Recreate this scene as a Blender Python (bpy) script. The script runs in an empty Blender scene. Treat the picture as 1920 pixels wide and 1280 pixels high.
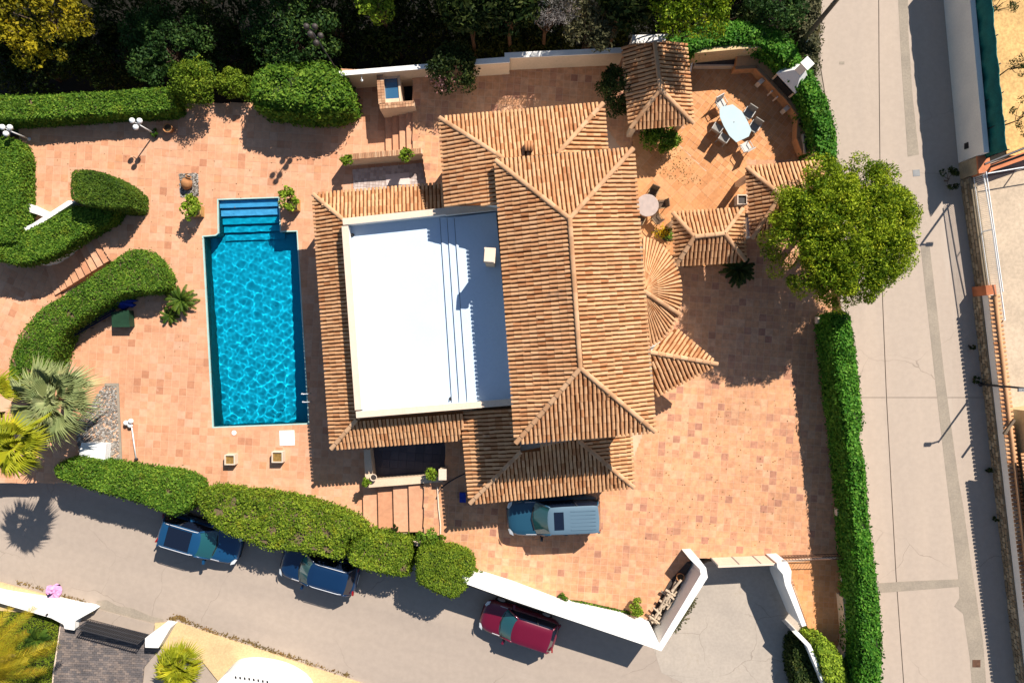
import bpy, bmesh, math, numpy as np
from mathutils import Vector, Matrix
R = math.radians
SC = bpy.context.scene
COL = SC.collection

# ------------------------------------------------------------------ camera, sky, sun, exposure
CAM_H, FPX = 36.6, 1281.0
cam = bpy.data.cameras.new('camera'); cam.sensor_width = 36.0; cam.lens = 36.0 * FPX / 1920.0
cam.clip_start = 0.5; cam.clip_end = 1000.0
cam_ob = bpy.data.objects.new('camera', cam); COL.objects.link(cam_ob)
cam_ob.location = (0, 0, CAM_H); SC.camera = cam_ob

SUNV = Vector((0.60, 0.85, 1.0)).normalized()
world = bpy.data.worlds.new('World'); SC.world = world; world.use_nodes = True
wn = world.node_tree
sky = wn.nodes.new('ShaderNodeTexSky'); sky.sky_type = 'NISHITA'; sky.sun_disc = False
sky.sun_elevation = math.asin(SUNV.z); sky.sun_rotation = math.atan2(SUNV.x, SUNV.y)
sky.air_density = 1.0; sky.dust_density = 0.3; sky.ozone_density = 1.5
wn.links.new(sky.outputs[0], wn.nodes['Background'].inputs[0])
wn.nodes['Background'].inputs[1].default_value = 0.07
sun = bpy.data.lights.new('sun', 'SUN'); sun.energy = 5.0; sun.angle = R(0.5); sun.color = (1.0, 0.94, 0.86)
sun.cycles.is_caustics_light = True
sun_ob = bpy.data.objects.new('sun', sun); COL.objects.link(sun_ob)
sun_ob.location = SUNV * 60; sun_ob.rotation_euler = SUNV.to_track_quat('Z', 'Y').to_euler()
vs = SC.view_settings
vs.view_transform = 'Standard'; vs.look = 'None'; vs.exposure = 0.72; vs.gamma = 1.0; vs.use_curve_mapping = False
SC.render.engine = 'CYCLES'
SC.cycles.use_denoising = True
SC.cycles.max_bounces = 6; SC.cycles.diffuse_bounces = 2; SC.cycles.transparent_max_bounces = 8
RNG = np.random.default_rng(7)

# ------------------------------------------------------------------ pixel rays -> places
def P(px, py, z=0.0):
    k = (CAM_H - z) / FPX
    return Vector(((px - 960) * k, (640 - py) * k, z))
RA, RB = -0.16, 0.0385                         # the roads climb gently to the east: z = RA + RB*x
def zroad(x): return RA + RB * x
def PR(px, py, dz=0.0):
    d = Vector(((px - 960) / FPX, (640 - py) / FPX, -1.0))
    t = (CAM_H - RA - dz) / (1.0 + RB * d.x)
    return Vector((d.x * t, d.y * t, CAM_H - t))
ZC = 0.8                                        # level of the entrance court and the upper garden
ZL = -1.2                                       # level of the lower path

# ------------------------------------------------------------------ materials
MAT = {}
def _nt(name):
    m = bpy.data.materials.new(name); m.use_nodes = True
    nt = m.node_tree; b = nt.nodes['Principled BSDF']
    return m, nt, b
def N(nt, t, **kw):
    n = nt.nodes.new(t)
    for k, v in kw.items():
        if k.startswith('_'): setattr(n, k[1:], v)
        else: n.inputs[k].default_value = v
    return n
def ramp(nt, fac, stops):
    r = nt.nodes.new('ShaderNodeValToRGB'); e = r.color_ramp.elements
    while len(e) < len(stops): e.new(0.5)
    for i, (p, c) in enumerate(stops):
        e[i].position = p; e[i].color = (c[0], c[1], c[2], 1)
    nt.links.new(fac, r.inputs[0]); return r.outputs[0]
def mixc(nt, a, b, fac, mode='MULTIPLY'):
    m = nt.nodes.new('ShaderNodeMix'); m.data_type = 'RGBA'; m.blend_type = mode
    for s, v in ((0, fac), (6, a), (7, b)):
        if hasattr(v, 'node'): nt.links.new(v, m.inputs[s])
        else: m.inputs[s].default_value = v if s == 0 else (v[0], v[1], v[2], 1)
    return m.outputs[2]
def tintval(nt):
    at = N(nt, 'ShaderNodeAttribute', _attribute_name='tint')
    oi = nt.nodes.new('ShaderNodeObjectInfo')
    ad = N(nt, 'ShaderNodeMath', _operation='ADD'); nt.links.new(at.outputs['Fac'], ad.inputs[0]); nt.links.new(oi.outputs['Random'], ad.inputs[1])
    fr = N(nt, 'ShaderNodeMath', _operation='FRACT'); nt.links.new(ad.outputs[0], fr.inputs[0])
    return fr.outputs[0]
def noise(nt, scale, detail=4.0, rough=0.6, vec=None, stretch=None):
    g = nt.nodes.new('ShaderNodeNewGeometry'); v = g.outputs['Position']
    if stretch:
        mp = N(nt, 'ShaderNodeMapping', _vector_type='TEXTURE'); mp.inputs['Scale'].default_value = stretch[:3]
        if len(stretch) > 3: mp.inputs['Rotation'].default_value = (0, 0, stretch[3])
        nt.links.new(v, mp.inputs[0]); v = mp.outputs[0]
    n = N(nt, 'ShaderNodeTexNoise', Scale=scale, Detail=detail, Roughness=rough)
    nt.links.new(v, n.inputs['Vector']); return n.outputs['Fac']
def mat(name, col, rough=0.85, var=0.25, scale=2.0, spec=0.25, stops=None, bump=0.0, bscale=30.0, metal=0.0, fine=0.0, stretch=None, stains=None, coat=0.0, cracks=0.0):
    m, nt, b = _nt(name)
    b.inputs['Roughness'].default_value = rough; b.inputs['Specular IOR Level'].default_value = spec
    b.inputs['Metallic'].default_value = metal
    if coat: b.inputs['Coat Weight'].default_value = coat; b.inputs['Coat Roughness'].default_value = 0.06
    if stops: c = ramp(nt, tintval(nt), stops)
    else:
        rgb = nt.nodes.new('ShaderNodeRGB'); rgb.outputs[0].default_value = (*col, 1); c = rgb.outputs[0]
    if var:
        lo, hi = 1 - var, 1 + var
        c = mixc(nt, c, ramp(nt, noise(nt, scale, stretch=stretch), [(0.3, (lo, lo, lo)), (0.7, (hi, hi * 0.99, hi * 0.97))]), 1.0)
    if fine:
        lo, hi = 1 - fine, 1 + fine
        c = mixc(nt, c, ramp(nt, noise(nt, scale * 14, 2.0), [(0.35, (lo, lo, lo)), (0.65, (hi, hi, hi))]), 1.0)
    if stains:
        f = ramp(nt, noise(nt, stains[0], 5.0, 0.7, stretch=stretch), [(stains[1], (0, 0, 0)), (stains[1] + 0.12, (1, 1, 1))])
        c = mixc(nt, c, stains[2], f, 'MIX')
    if cracks:
        vo = N(nt, 'ShaderNodeTexVoronoi', _feature='DISTANCE_TO_EDGE', Scale=cracks); gq = nt.nodes.new('ShaderNodeNewGeometry')
        wv = N(nt, 'ShaderNodeTexNoise', Scale=0.9, Detail=5.0); nt.links.new(gq.outputs['Position'], wv.inputs['Vector'])
        mx = N(nt, 'ShaderNodeVectorMath', _operation='MULTIPLY_ADD'); mx.inputs[1].default_value = (.9, .9, 0); nt.links.new(wv.outputs['Color'], mx.inputs[0]); nt.links.new(gq.outputs['Position'], mx.inputs[2])
        nt.links.new(mx.outputs[0], vo.inputs['Vector'])
        ln = ramp(nt, vo.outputs['Distance'], [(0.0, (1, 1, 1)), (.0035 * cracks / .2, (0, 0, 0))])
        msk = ramp(nt, noise(nt, 0.16, 2.0), [(0.5, (0, 0, 0)), (0.6, (.55, .55, .55))])
        c = mixc(nt, c, (.13, .10, .075), mixc(nt, ln, msk, 1.0), 'MIX')
    nt.links.new(c, b.inputs['Base Color'])
    if bump:
        bp = N(nt, 'ShaderNodeBump', Strength=bump, Distance=0.02)
        nt.links.new(noise(nt, bscale), bp.inputs['Height']); nt.links.new(bp.outputs[0], b.inputs['Normal'])
    MAT[name] = m; return m
def leafmat(name, dark, mid, light, trans=0.3, scale=0.9, rough=0.55):
    m, nt, b = _nt(name)
    c = ramp(nt, tintval(nt), [(0.0, dark), (0.5, mid), (1.0, light)])
    c = mixc(nt, c, ramp(nt, noise(nt, scale, 3.0), [(0.3, (0.62, 0.68, 0.6)), (0.7, (1.3, 1.2, 1.1))]), 1.0)
    c = mixc(nt, c, (1.35, .92, .75), ramp(nt, noise(nt, scale * 1.9, 4.0), [(0.56, (0, 0, 0)), (0.72, (.7, .7, .7))]))
    b.inputs['Roughness'].default_value = rough; b.inputs['Specular IOR Level'].default_value = 0.1
    nt.links.new(c, b.inputs['Base Color'])
    tr = nt.nodes.new('ShaderNodeBsdfTranslucent'); nt.links.new(c, tr.inputs[0])
    mx = nt.nodes.new('ShaderNodeMixShader'); mx.inputs[0].default_value = trans
    nt.links.new(b.outputs[0], mx.inputs[1]); nt.links.new(tr.outputs[0], mx.inputs[2])
    nt.links.new(mx.outputs[0], nt.nodes['Material Output'].inputs[0]); MAT[name] = m; return m

TILE_STOPS = [(0.0, (.42, .185, .10)), (0.05, (.51, .24, .13)), (0.25, (.55, .275, .155)), (0.7, (.57, .295, .17)), (0.95, (.58, .325, .205)), (1.0, (.53, .25, .125))]
mat('patio_tile', None, stops=TILE_STOPS, var=0.13, scale=0.30, fine=0.08, rough=0.8, stains=(0.45, 0.66, (.59, .36, .245)))
mat('court_tile', None, stops=[(0.0, (.36, .165, .105)), (0.07, (.46, .22, .125)), (0.3, (.54, .265, .135)), (0.75, (.56, .28, .145)), (1.0, (.565, .31, .18))], var=0.14, scale=0.3, fine=0.13, rough=0.8, stains=(0.7, 0.585, (.46, .235, .145)))
mat('garden_tile', None, stops=[(0.0, (.50, .215, .085)), (0.5, (.55, .25, .10)), (1.0, (.58, .285, .13))], var=0.12, scale=0.5, fine=0.08)
mat('grout', (.57, .36, .235), var=0.15, scale=1.0)
mat('dark_paver', None, stops=[(0.0, (.10, .09, .09)), (0.5, (.15, .125, .115)), (1.0, (.21, .165, .14))], var=0.2, scale=1.0, fine=0.15)
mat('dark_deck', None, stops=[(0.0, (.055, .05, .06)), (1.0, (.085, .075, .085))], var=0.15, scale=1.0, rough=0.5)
ROOF_STOPS = [(0.0, (.36, .155, .065)), (0.15, (.47, .235, .112)), (0.5, (.53, .285, .138)), (0.85, (.57, .325, .172)), (1.0, (.45, .20, .085))]
mat('roof_tile', None, stops=ROOF_STOPS, var=0.12, scale=0.5, fine=0.07, rough=0.9, spec=0.1, stains=(0.9, 0.61, (.35, .195, .11)))
mat('roof_pan', (.17, .055, .016), var=0.25, scale=2.0, rough=0.95, spec=0.1)  # darker than the cover tiles: shade of the channels put into the colour
mat('ridge_tile', None, stops=[(0.0, (.42, .225, .115)), (1.0, (.54, .33, .19))], var=0.15, scale=0.8, rough=0.9, spec=0.1)
mat('render_white', (.78, .75, .70), var=0.07, scale=0.8, fine=0.03, stains=(0.9, 0.68, (.62, .56, .48)))
mat('render_cream', (.62, .46, .32), var=0.1, scale=0.8, fine=0.05)
mat('parapet_cream', (.66, .52, .40), var=0.08, scale=0.9, fine=0.05)
mat('terrace_white', (.50, .60, .71), var=0.03, scale=0.6, fine=0.02, rough=0.6, stains=(0.35, 0.66, (.49, .56, .65)))
mat('asphalt', (.355, .287, .232), var=0.08, scale=0.25, fine=0.035, cracks=.22, stretch=(5.0, .55, 1, R(-16)), stains=(0.33, 0.60, (.40, .325, .265)), bump=0.2, bscale=60)
mat('concrete', (.40, .322, .258), var=0.06, scale=0.3, fine=0.03, cracks=.16, stretch=(.5, 5.0, 1, R(3.5)), stains=(0.4, 0.62, (.43, .355, .285)), bump=0.15, bscale=50)
mat('concrete_patch', (.285, .238, .185), var=0.13, scale=0.8, fine=0.08, bump=0.3)
mat('driveway', (.375, .318, .262), var=0.10, scale=0.5, fine=0.05, cracks=.35, stains=(0.5, 0.6, (.31, .255, .19)), bump=0.3)
mat('sidewalk', (.56, .40, .21), var=0.12, scale=0.7, fine=0.1, stains=(0.8, 0.6, (.44, .36, .27)))
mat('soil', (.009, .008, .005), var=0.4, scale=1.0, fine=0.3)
mat('earth', (.16, .11, .07), var=0.3, scale=0.8)
mat('dry_ground', (.56, .34, .13), var=0.2, scale=0.5, fine=0.18, bump=0.3)
mat('pale_ground', (.45, .35, .25), var=0.12, scale=0.5, fine=0.1, stains=(0.9, 0.66, (.30, .25, .2)))
mat('gravel', None, stops=[(0.0, (.12, .10, .085)), (0.6, (.26, .23, .2)), (1.0, (.45, .42, .38))], var=0.1, scale=3)
mat('stone_wall', None, stops=[(0.0, (.20, .15, .095)), (0.6, (.31, .245, .165)), (1.0, (.41, .33, .22))], var=0.2, scale=2.5, fine=0.15, bump=0.4)
mat('stone_mortar', (.22, .17, .11), var=0.2, scale=3.0)
mat('brick', None, stops=[(0.0, (.33, .16, .085)), (0.6, (.44, .24, .13)), (1.0, (.55, .35, .21))], var=0.12, scale=2, fine=0.1)
mat('terracotta', (.42, .19, .075), var=0.2, scale=5, rough=0.75)
mat('pot_yellow', (.45, .26, .09), var=0.15, scale=5)
mat('pot_dark', (.05, .04, .035), var=0.2, scale=5, rough=0.5)
mat('pot_soil', (.06, .04, .02), var=0.3, scale=8)
mat('pot_moss', (.22, .13, .035), var=0.4, scale=9)
mat('white_metal', (.75, .75, .74), var=0.05, scale=3, rough=0.45)
mat('dark_metal', (.03, .03, .035), var=0.15, scale=3, rough=0.5)
mat('grey_metal', (.22, .22, .22), var=0.15, scale=3, rough=0.5)
mat('rust_metal', (.10, .05, .03), var=0.3, scale=4, rough=0.8)
mat('globe_glass', (.82, .82, .80), var=0.02, scale=3, rough=0.25, spec=0.5)
mat('wood_pole', (.14, .10, .065), var=0.3, scale=2, fine=0.2)
mat('bark', (.09, .06, .04), var=0.35, scale=4, bump=0.5)
mat('palm_bark', (.20, .14, .085), var=0.35, scale=5, bump=0.6)
mat('orange_paint', (.50, .17, .075), var=0.2, scale=1.5)
mat('green_mesh', (.012, .135, .115), var=0.3, scale=1.3, fine=0.12, rough=0.7)
mat('navy', (.010, .013, .040), var=0.3, scale=3, rough=0.6)
mat('blue_cloth', (.012, .035, .26), var=0.3, scale=3, rough=0.8)
mat('green_plastic', (.012, .04, .02), var=0.2, scale=2, rough=0.6)
mat('table_white', (.40, .50, .52), var=0.04, scale=2, rough=0.35)
mat('chair_white', (.50, .48, .44), var=0.06, scale=4, rough=0.5)
mat('chair_grey', (.27, .25, .22), var=0.15, scale=6, rough=0.8)
mat('rattan', (.32, .22, .12), var=0.25, scale=10, fine=0.2)
mat('cushion_dark', (.11, .07, .045), var=0.2, scale=5)
mat('mosaic_lilac', None, stops=[(0.0, (.36, .28, .25)), (0.5, (.46, .37, .33)), (1.0, (.55, .46, .42))], var=0.1, scale=4)
mat('mat_white', (.62, .50, .45), var=0.08, scale=5)
mat('pink_plastic', (.62, .30, .52), var=0.25, scale=8, rough=0.5)
mat('straw', (.28, .19, .09), var=0.3, scale=5)
mat('black_void', (.012, .012, .012), var=0.1, scale=3)
mat('wood_log', (.42, .33, .24), var=0.3, scale=6, fine=0.2)
mat('window_frame', (.26, .15, .08), var=0.1, scale=3)

def glassmat(name, col, rough=0.05):
    m, nt, b = _nt(name); b.inputs['Base Color'].default_value = (*col, 1)
    b.inputs['Roughness'].default_value = rough; b.inputs['Specular IOR Level'].default_value = 0.8; MAT[name] = m
glassmat('window_glass', (.02, .03, .04)); glassmat('car_glass', (.012, .075, .085)); glassmat('car_glass_dark', (.006, .010, .022))
glassmat('pond_water', (.03, .10, .19)); glassmat('lamp_red', (.25, .01, .01)); glassmat('lamp_clear', (.6, .62, .62)); glassmat('chrome', (.55, .56, .58), 0.15)
mat('rubber', (.018, .018, .018), var=0.1, scale=5, rough=0.8)
mat('trim_black', (.02, .02, .022), var=0.1, scale=5, rough=0.5)
mat('paint_blue', (.006, .050, .125), var=0.03, scale=1, rough=0.30, spec=0.5, coat=0.6)
mat('paint_navy', (.003, .021, .065), var=0.03, scale=1, rough=0.30, spec=0.5, coat=0.6)
mat('paint_steel', (.014, .062, .105), var=0.03, scale=1, rough=0.32, spec=0.5, coat=0.4)
mat('paint_red', (.115, .003, .018), var=0.03, scale=1, rough=0.30, spec=0.5, coat=0.6)
mat('roof_panel_pale', (.10, .16, .21), var=0.03, scale=1, rough=0.4)

leafmat('leaf_hedge', (0.046, 0.116, 0.012), (0.093, 0.194, 0.019), (0.194, 0.302, 0.034))
leafmat('leaf_olive', (0.065, 0.123, 0.012), (0.138, 0.217, 0.017), (0.254, 0.326, 0.032))
leafmat('leaf_ivy', (0.027, 0.115, 0.011), (0.068, 0.216, 0.019), (0.149, 0.324, 0.041))
leafmat('leaf_topiary', (0.037, 0.081, 0.010), (0.069, 0.131, 0.015), (0.119, 0.188, 0.020))
leafmat('leaf_pine_old', (0.060, 0.119, 0.014), (0.153, 0.238, 0.020), (0.323, 0.383, 0.034), scale=0.8)
leafmat('leaf_wood', (0.016, 0.042, 0.013), (0.039, 0.091, 0.023), (0.091, 0.156, 0.033), scale=0.6)
leafmat('leaf_olive_grey', (.05, .055, .03), (.10, .10, .05), (.17, .16, .085), scale=0.8)
leafmat('leaf_yellow', (.06, .07, .008), (.20, .18, .012), (.46, .37, .02), scale=0.9)
leafmat('leaf_bare', (.10, .09, .09), (.19, .175, .175), (.28, .265, .265), trans=0.1)
leafmat('leaf_lime', (0.098, 0.168, 0.014), (0.196, 0.308, 0.028), (0.336, 0.448, 0.042))
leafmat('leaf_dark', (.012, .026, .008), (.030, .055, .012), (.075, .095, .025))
leafmat('leaf_fan', (0.150, 0.188, 0.075), (0.250, 0.294, 0.125), (0.388, 0.419, 0.213), trans=0.2)
leafmat('leaf_fan_yellow', (0.156, 0.182, 0.008), (0.273, 0.293, 0.016), (0.442, 0.429, 0.026), trans=0.25)
leafmat('leaf_date', (.17, .14, .006), (.30, .235, .012), (.43, .34, .025), trans=0.25)
leafmat('leaf_cycad', (0.026, 0.065, 0.010), (0.065, 0.124, 0.016), (0.143, 0.208, 0.026))
leafmat('leaf_flower', (.40, .26, .01), (.55, .38, .01), (.65, .48, .03))
leafmat('leaf_pink', (.25, .10, .10), (.4, .2, .2), (.5, .3, .3))
leafmat('leaf_dry', (.14, .09, .035), (.22, .14, .05), (.30, .21, .09))
leafmat('grass_blade', (.12, .19, .015), (.18, .26, .02), (.27, .34, .03))
leafmat('leaf_pine', (.055, .115, .005), (.17, .26, .012), (.36, .44, .026), scale=0.8)
mat('twig', (.13, .095, .05), var=0.35, scale=6, fine=0.3)
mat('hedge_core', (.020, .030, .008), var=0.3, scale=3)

# ------------------------------------------------------------------ object helpers
def tag(o, label=None, cat=None, group=None, kind=None):
    if label: o['label'] = label
    if cat: o['category'] = cat
    if group: o['group'] = group
    if kind: o['kind'] = kind
    return o
def link(o, parent=None):
    COL.objects.link(o)
    if parent is not None: o.parent = parent
    return o
def world_loc(o):
    l = Vector(o.location)
    while o.parent: o = o.parent; l = l + o.location
    return l
def thing(name, loc, label, cat, group=None, rz=0.0):
    o = bpy.data.objects.new(name, None); o.empty_display_size = 0.2
    o.location = loc; o.rotation_euler = (0, 0, rz); COL.objects.link(o)
    return tag(o, label, cat, group)
def put(name, mesh, m=None, parent=None, local=False):
    """links a mesh given in world coordinates (or local ones when local=True)"""
    if m: mesh.materials.append(MAT[m] if isinstance(m, str) else m)
    o = bpy.data.objects.new(name, mesh)
    link(o, parent)
    if parent is not None and not local:
        o.matrix_parent_inverse = mat_world(parent).inverted()
    return o
def mat_world(o):
    m = Matrix.LocRotScale(o.location, o.rotation_euler.to_quaternion(), o.scale)
    if o.parent: m = mat_world(o.parent) @ o.matrix_parent_inverse @ m
    return m
def pydata(name, V, F, smooth=False):
    me = bpy.data.meshes.new(name); me.from_pydata([tuple(v) for v in V], [], F)
    if smooth: me.polygons.foreach_set('use_smooth', [True] * len(F))
    me.update(); return me
def quads(name, V, tint=None):
    """V: (n,4,3) array of free quads"""
    n = len(V); me = bpy.data.meshes.new(name)
    me.vertices.add(n * 4); me.loops.add(n * 4); me.polygons.add(n)
    me.vertices.foreach_set('co', np.ascontiguousarray(V, np.float32).ravel())
    me.loops.foreach_set('vertex_index', np.arange(n * 4, dtype=np.int32))
    me.polygons.foreach_set('loop_start', np.arange(0, n * 4, 4, dtype=np.int32))
    me.polygons.foreach_set('loop_total', np.full(n, 4, np.int32))
    if tint is not None:
        a = me.attributes.new('tint', 'FLOAT', 'FACE'); a.data.foreach_set('value', np.ascontiguousarray(tint, np.float32))
    me.update(); return me
class MB:
    """collects shapes into one mesh"""
    def __init__(s): s.v = []; s.f = []; s.t = []
    def add(s, V, F, tint=0.0):
        o = len(s.v); s.v += [tuple(x) for x in V]; s.f += [[i + o for i in f] for f in F]; s.t += [tint] * len(F); return s
    def box(s, c, size, rz=0.0, tint=0.0, M=None):
        x, y, z = size[0] / 2, size[1] / 2, size[2] / 2
        V = [Vector((a, b, d)) for d in (-z, z) for a, b in ((-x, -y), (x, -y), (x, y), (-x, y))]
        m = M if M is not None else Matrix.Translation(Vector(c)) @ Matrix.Rotation(rz, 4, 'Z')
        return s.add([m @ v for v in V], [[3, 2, 1, 0], [4, 5, 6, 7], [0, 1, 5, 4], [1, 2, 6, 5], [2, 3, 7, 6], [3, 0, 4, 7]], tint)
    def prism(s, pts, z0, z1, tint=0.0):
        """pts: list of Vectors (xy used); z0 / z1 numbers or functions of (x, y)"""
        pts = list(pts)
        if sum(pts[i].x * pts[(i + 1) % len(pts)].y - pts[(i + 1) % len(pts)].x * pts[i].y for i in range(len(pts))) < 0: pts.reverse()
        n = len(pts); f0 = z0 if callable(z0) else (lambda x, y: z0); f1 = z1 if callable(z1) else (lambda x, y: z1)
        V = [(p.x, p.y, f0(p.x, p.y)) for p in pts] + [(p.x, p.y, f1(p.x, p.y)) for p in pts]
        F = [list(range(n))[::-1], list(range(n, 2 * n))] + [[i, (i + 1) % n, n + (i + 1) % n, n + i] for i in range(n)]
        return s.add(V, F, tint)
    def tube(s, pts, rad, seg=8, cap=True, tint=0.0):
        pts = [Vector(p) for p in pts]; rr = rad if hasattr(rad, '__len__') else [rad] * len(pts)
        V = []; up = Vector((0.13, 0.21, 1)).normalized()
        for i, p in enumerate(pts):
            d = (pts[min(i + 1, len(pts) - 1)] - pts[max(i - 1, 0)]).normalized()
            a = d.cross(up if abs(d.dot(up)) < .95 else Vector((1, 0, 0))).normalized(); b = d.cross(a)
            V += [p + (a * math.cos(2 * math.pi * k / seg) + b * math.sin(2 * math.pi * k / seg)) * rr[i] for k in range(seg)]
        F = [[i * seg + k, i * seg + (k + 1) % seg, (i + 1) * seg + (k + 1) % seg, (i + 1) * seg + k] for i in range(len(pts) - 1) for k in range(seg)]
        if cap: F += [list(range(seg))[::-1], [(len(pts) - 1) * seg + k for k in range(seg)]]
        return s.add(V, F, tint)
    def lathe(s, c, prof, seg=14, tint=0.0, sq=0.0):
        c = Vector(c); V = []
        for r, z in prof:
            for k in range(seg):
                a = 2 * math.pi * (k + .5) / seg
                V.append(c + Vector((r * math.cos(a), r * math.sin(a), z)))
        F = [[i * seg + k, i * seg + (k + 1) % seg, (i + 1) * seg + (k + 1) % seg, (i + 1) * seg + k] for i in range(len(prof) - 1) for k in range(seg)]
        F += [list(range(seg))[::-1], [(len(prof) - 1) * seg + k for k in range(seg)]]
        return s.add(V, F, tint)
    def mesh(s, name, smooth=False):
        me = pydata(name, s.v, s.f, smooth)
        a = me.attributes.new('tint', 'FLOAT', 'FACE'); a.data.foreach_set('value', s.t); return me
    def put(s, name, m, parent=None, smooth=False, local=False): return put(name, s.mesh(name, smooth), m, parent, local)
def pp(lst, z=0.0): return [P(x, y, z) for x, y in lst]
def ppr(lst, dz=0.0): return [PR(x, y, dz) for x, y in lst]
def inside(X, Y, poly):
    r = np.zeros(X.shape, bool); n = len(poly)
    for i in range(n):
        a, b = poly[i], poly[(i + 1) % n]
        if a.y == b.y: continue
        c = ((a.y > Y) != (b.y > Y)) & (X < (b.x - a.x) * (Y - a.y) / (b.y - a.y) + a.x); r ^= c
    return r
def edge_dist(X, Y, poly):
    d = np.full(X.shape, 1e9); n = len(poly)
    for i in range(n):
        a, b = poly[i], poly[(i + 1) % n]; ex, ey = b.x - a.x, b.y - a.y; L = ex * ex + ey * ey + 1e-9
        t = np.clip(((X - a.x) * ex + (Y - a.y) * ey) / L, 0, 1)
        d = np.minimum(d, np.hypot(X - a.x - t * ex, Y - a.y - t * ey))
    return d
def smooth_poly(pts, it=2):
    for _ in range(it):
        q = []
        for i in range(len(pts)):
            a, b = pts[i], pts[(i + 1) % len(pts)]
            q += [a * .75 + b * .25, a * .25 + b * .75]
        pts = q
    return pts

# ------------------------------------------------------------------ tiled paving
_tile_mesh = {}
def box_quads(X, Y, z, hx, hy, ang, h=0.03):
    """free quads of boxes: top and four sides"""
    n = len(X); ca, sa = math.cos(ang), math.sin(ang)
    cx = np.array([-1, 1, 1, -1]); cy = np.array([-1, -1, 1, 1])
    hx = np.broadcast_to(hx, (n,)); hy = np.broadcast_to(hy, (n,)); z = np.broadcast_to(z, (n,))
    lx = cx[None] * hx[:, None]; ly = cy[None] * hy[:, None]
    qx = X[:, None] + lx * ca - ly * sa; qy = Y[:, None] + lx * sa + ly * ca
    top = np.stack([qx, qy, np.repeat(z[:, None], 4, 1)], 2); bot = top.copy(); bot[:, :, 2] -= h
    out = [top]
    for k in range(4):
        j = (k + 1) % 4
        out.append(np.stack([bot[:, k], bot[:, j], top[:, j], top[:, k]], 1))
    return np.concatenate(out, 0)
def paving(parent, poly, holes, z, size, ang, m, n_ind=0, focus=None, gap=0.018, name='tile', aspect=1.0, offset=False, jitter=0.003):
    xs = [p.x for p in poly]; ys = [p.y for p in poly]
    cx, cy = (min(xs) + max(xs)) / 2, (min(ys) + max(ys)) / 2; rad = math.hypot(max(xs) - min(xs), max(ys) - min(ys)) / 2 + size
    sx, sy = size, size * aspect
    nx, ny = int(rad / sx) + 1, int(rad / sy) + 1
    I, J = np.meshgrid(np.arange(-nx, nx + 1), np.arange(-ny, ny + 1)); I = I.ravel().astype(float); J = J.ravel().astype(float)
    if offset: I = I + 0.5 * (J % 2)
    ca, sa = math.cos(ang), math.sin(ang)
    def tw(i, j): return cx + i * sx * ca - j * sy * sa, cy + i * sx * sa + j * sy * ca
    def ok(X, Y):
        r = inside(X, Y, poly)
        for h in holes: r &= ~inside(X, Y, h)
        return r
    full = np.ones(len(I), bool); anyc = np.zeros(len(I), bool)
    for a, b in ((-.5, -.5), (.5, -.5), (.5, .5), (-.5, .5)):
        c = ok(*tw(I + a * .96, J + b * .96)); full &= c; anyc |= c
    X, Y = tw(I[full], J[full]); hz = z + RNG.uniform(-jitter, jitter, len(X))
    ind = np.zeros(len(X), bool)
    if n_ind:
        fo = focus or [Vector((cx, cy, 0))]
        d = np.min([np.hypot(X - f.x, Y - f.y) for f in fo], 0); ind[np.argsort(d)[:n_ind]] = True
        key = (round(sx, 3), round(sy, 3), gap)
        if key not in _tile_mesh:
            b = MB().box((0, 0, -.015), (sx - gap, sy - gap, .03)); _tile_mesh[key] = b.mesh(name); _tile_mesh[key].materials.append(MAT[m])
        me = _tile_mesh[key] if _tile_mesh[key].materials[0] == MAT[m] else None
        if me is None:
            me = _tile_mesh[key].copy(); me.materials.clear(); me.materials.append(MAT[m])
        inv = mat_world(parent).inverted()
        for x, y, zz in zip(X[ind], Y[ind], hz[ind]):
            o = bpy.data.objects.new(name, me); o.location = (x, y, zz); o.rotation_euler = (0, 0, ang); link(o, parent); o.matrix_parent_inverse = inv
    k = ~ind; t0 = RNG.random(k.sum())
    Q = [box_quads(X[k], Y[k], hz[k], (sx - gap) / 2, (sy - gap) / 2, ang)]; T = [np.tile(t0, 5)]
    part = anyc & ~full; Ip, Jp = I[part], J[part]; tp = RNG.random(len(Ip)); S = 5
    for a in range(S):
        for b in range(S):
            u, v = (a + .5) / S - .5, (b + .5) / S - .5
            x, y = tw(Ip + u, Jp + v); c = ok(x, y)
            hx = sx / S / 2; hy = sy / S / 2
            Q.append(box_quads(x[c], y[c], z - .001, hx, hy, ang)); T.append(np.tile(tp[c], 5))
    Q = np.concatenate(Q); T = np.concatenate(T)
    o = put(name + '_field', quads(name, Q, T), m, parent); tag(o, kind='stuff'); return o
# ================================================================== THE SETTING: ground, roads, paved levels
g = MB(); g.box((0, 0, -4.65), (400, 400, .3)); tag(g.put('ground', 'earth'), kind='structure')
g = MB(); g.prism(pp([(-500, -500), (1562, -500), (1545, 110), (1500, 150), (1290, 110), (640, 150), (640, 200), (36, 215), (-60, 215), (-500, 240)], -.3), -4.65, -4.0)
tag(g.put('woodland_ground', 'soil'), kind='structure')

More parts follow.
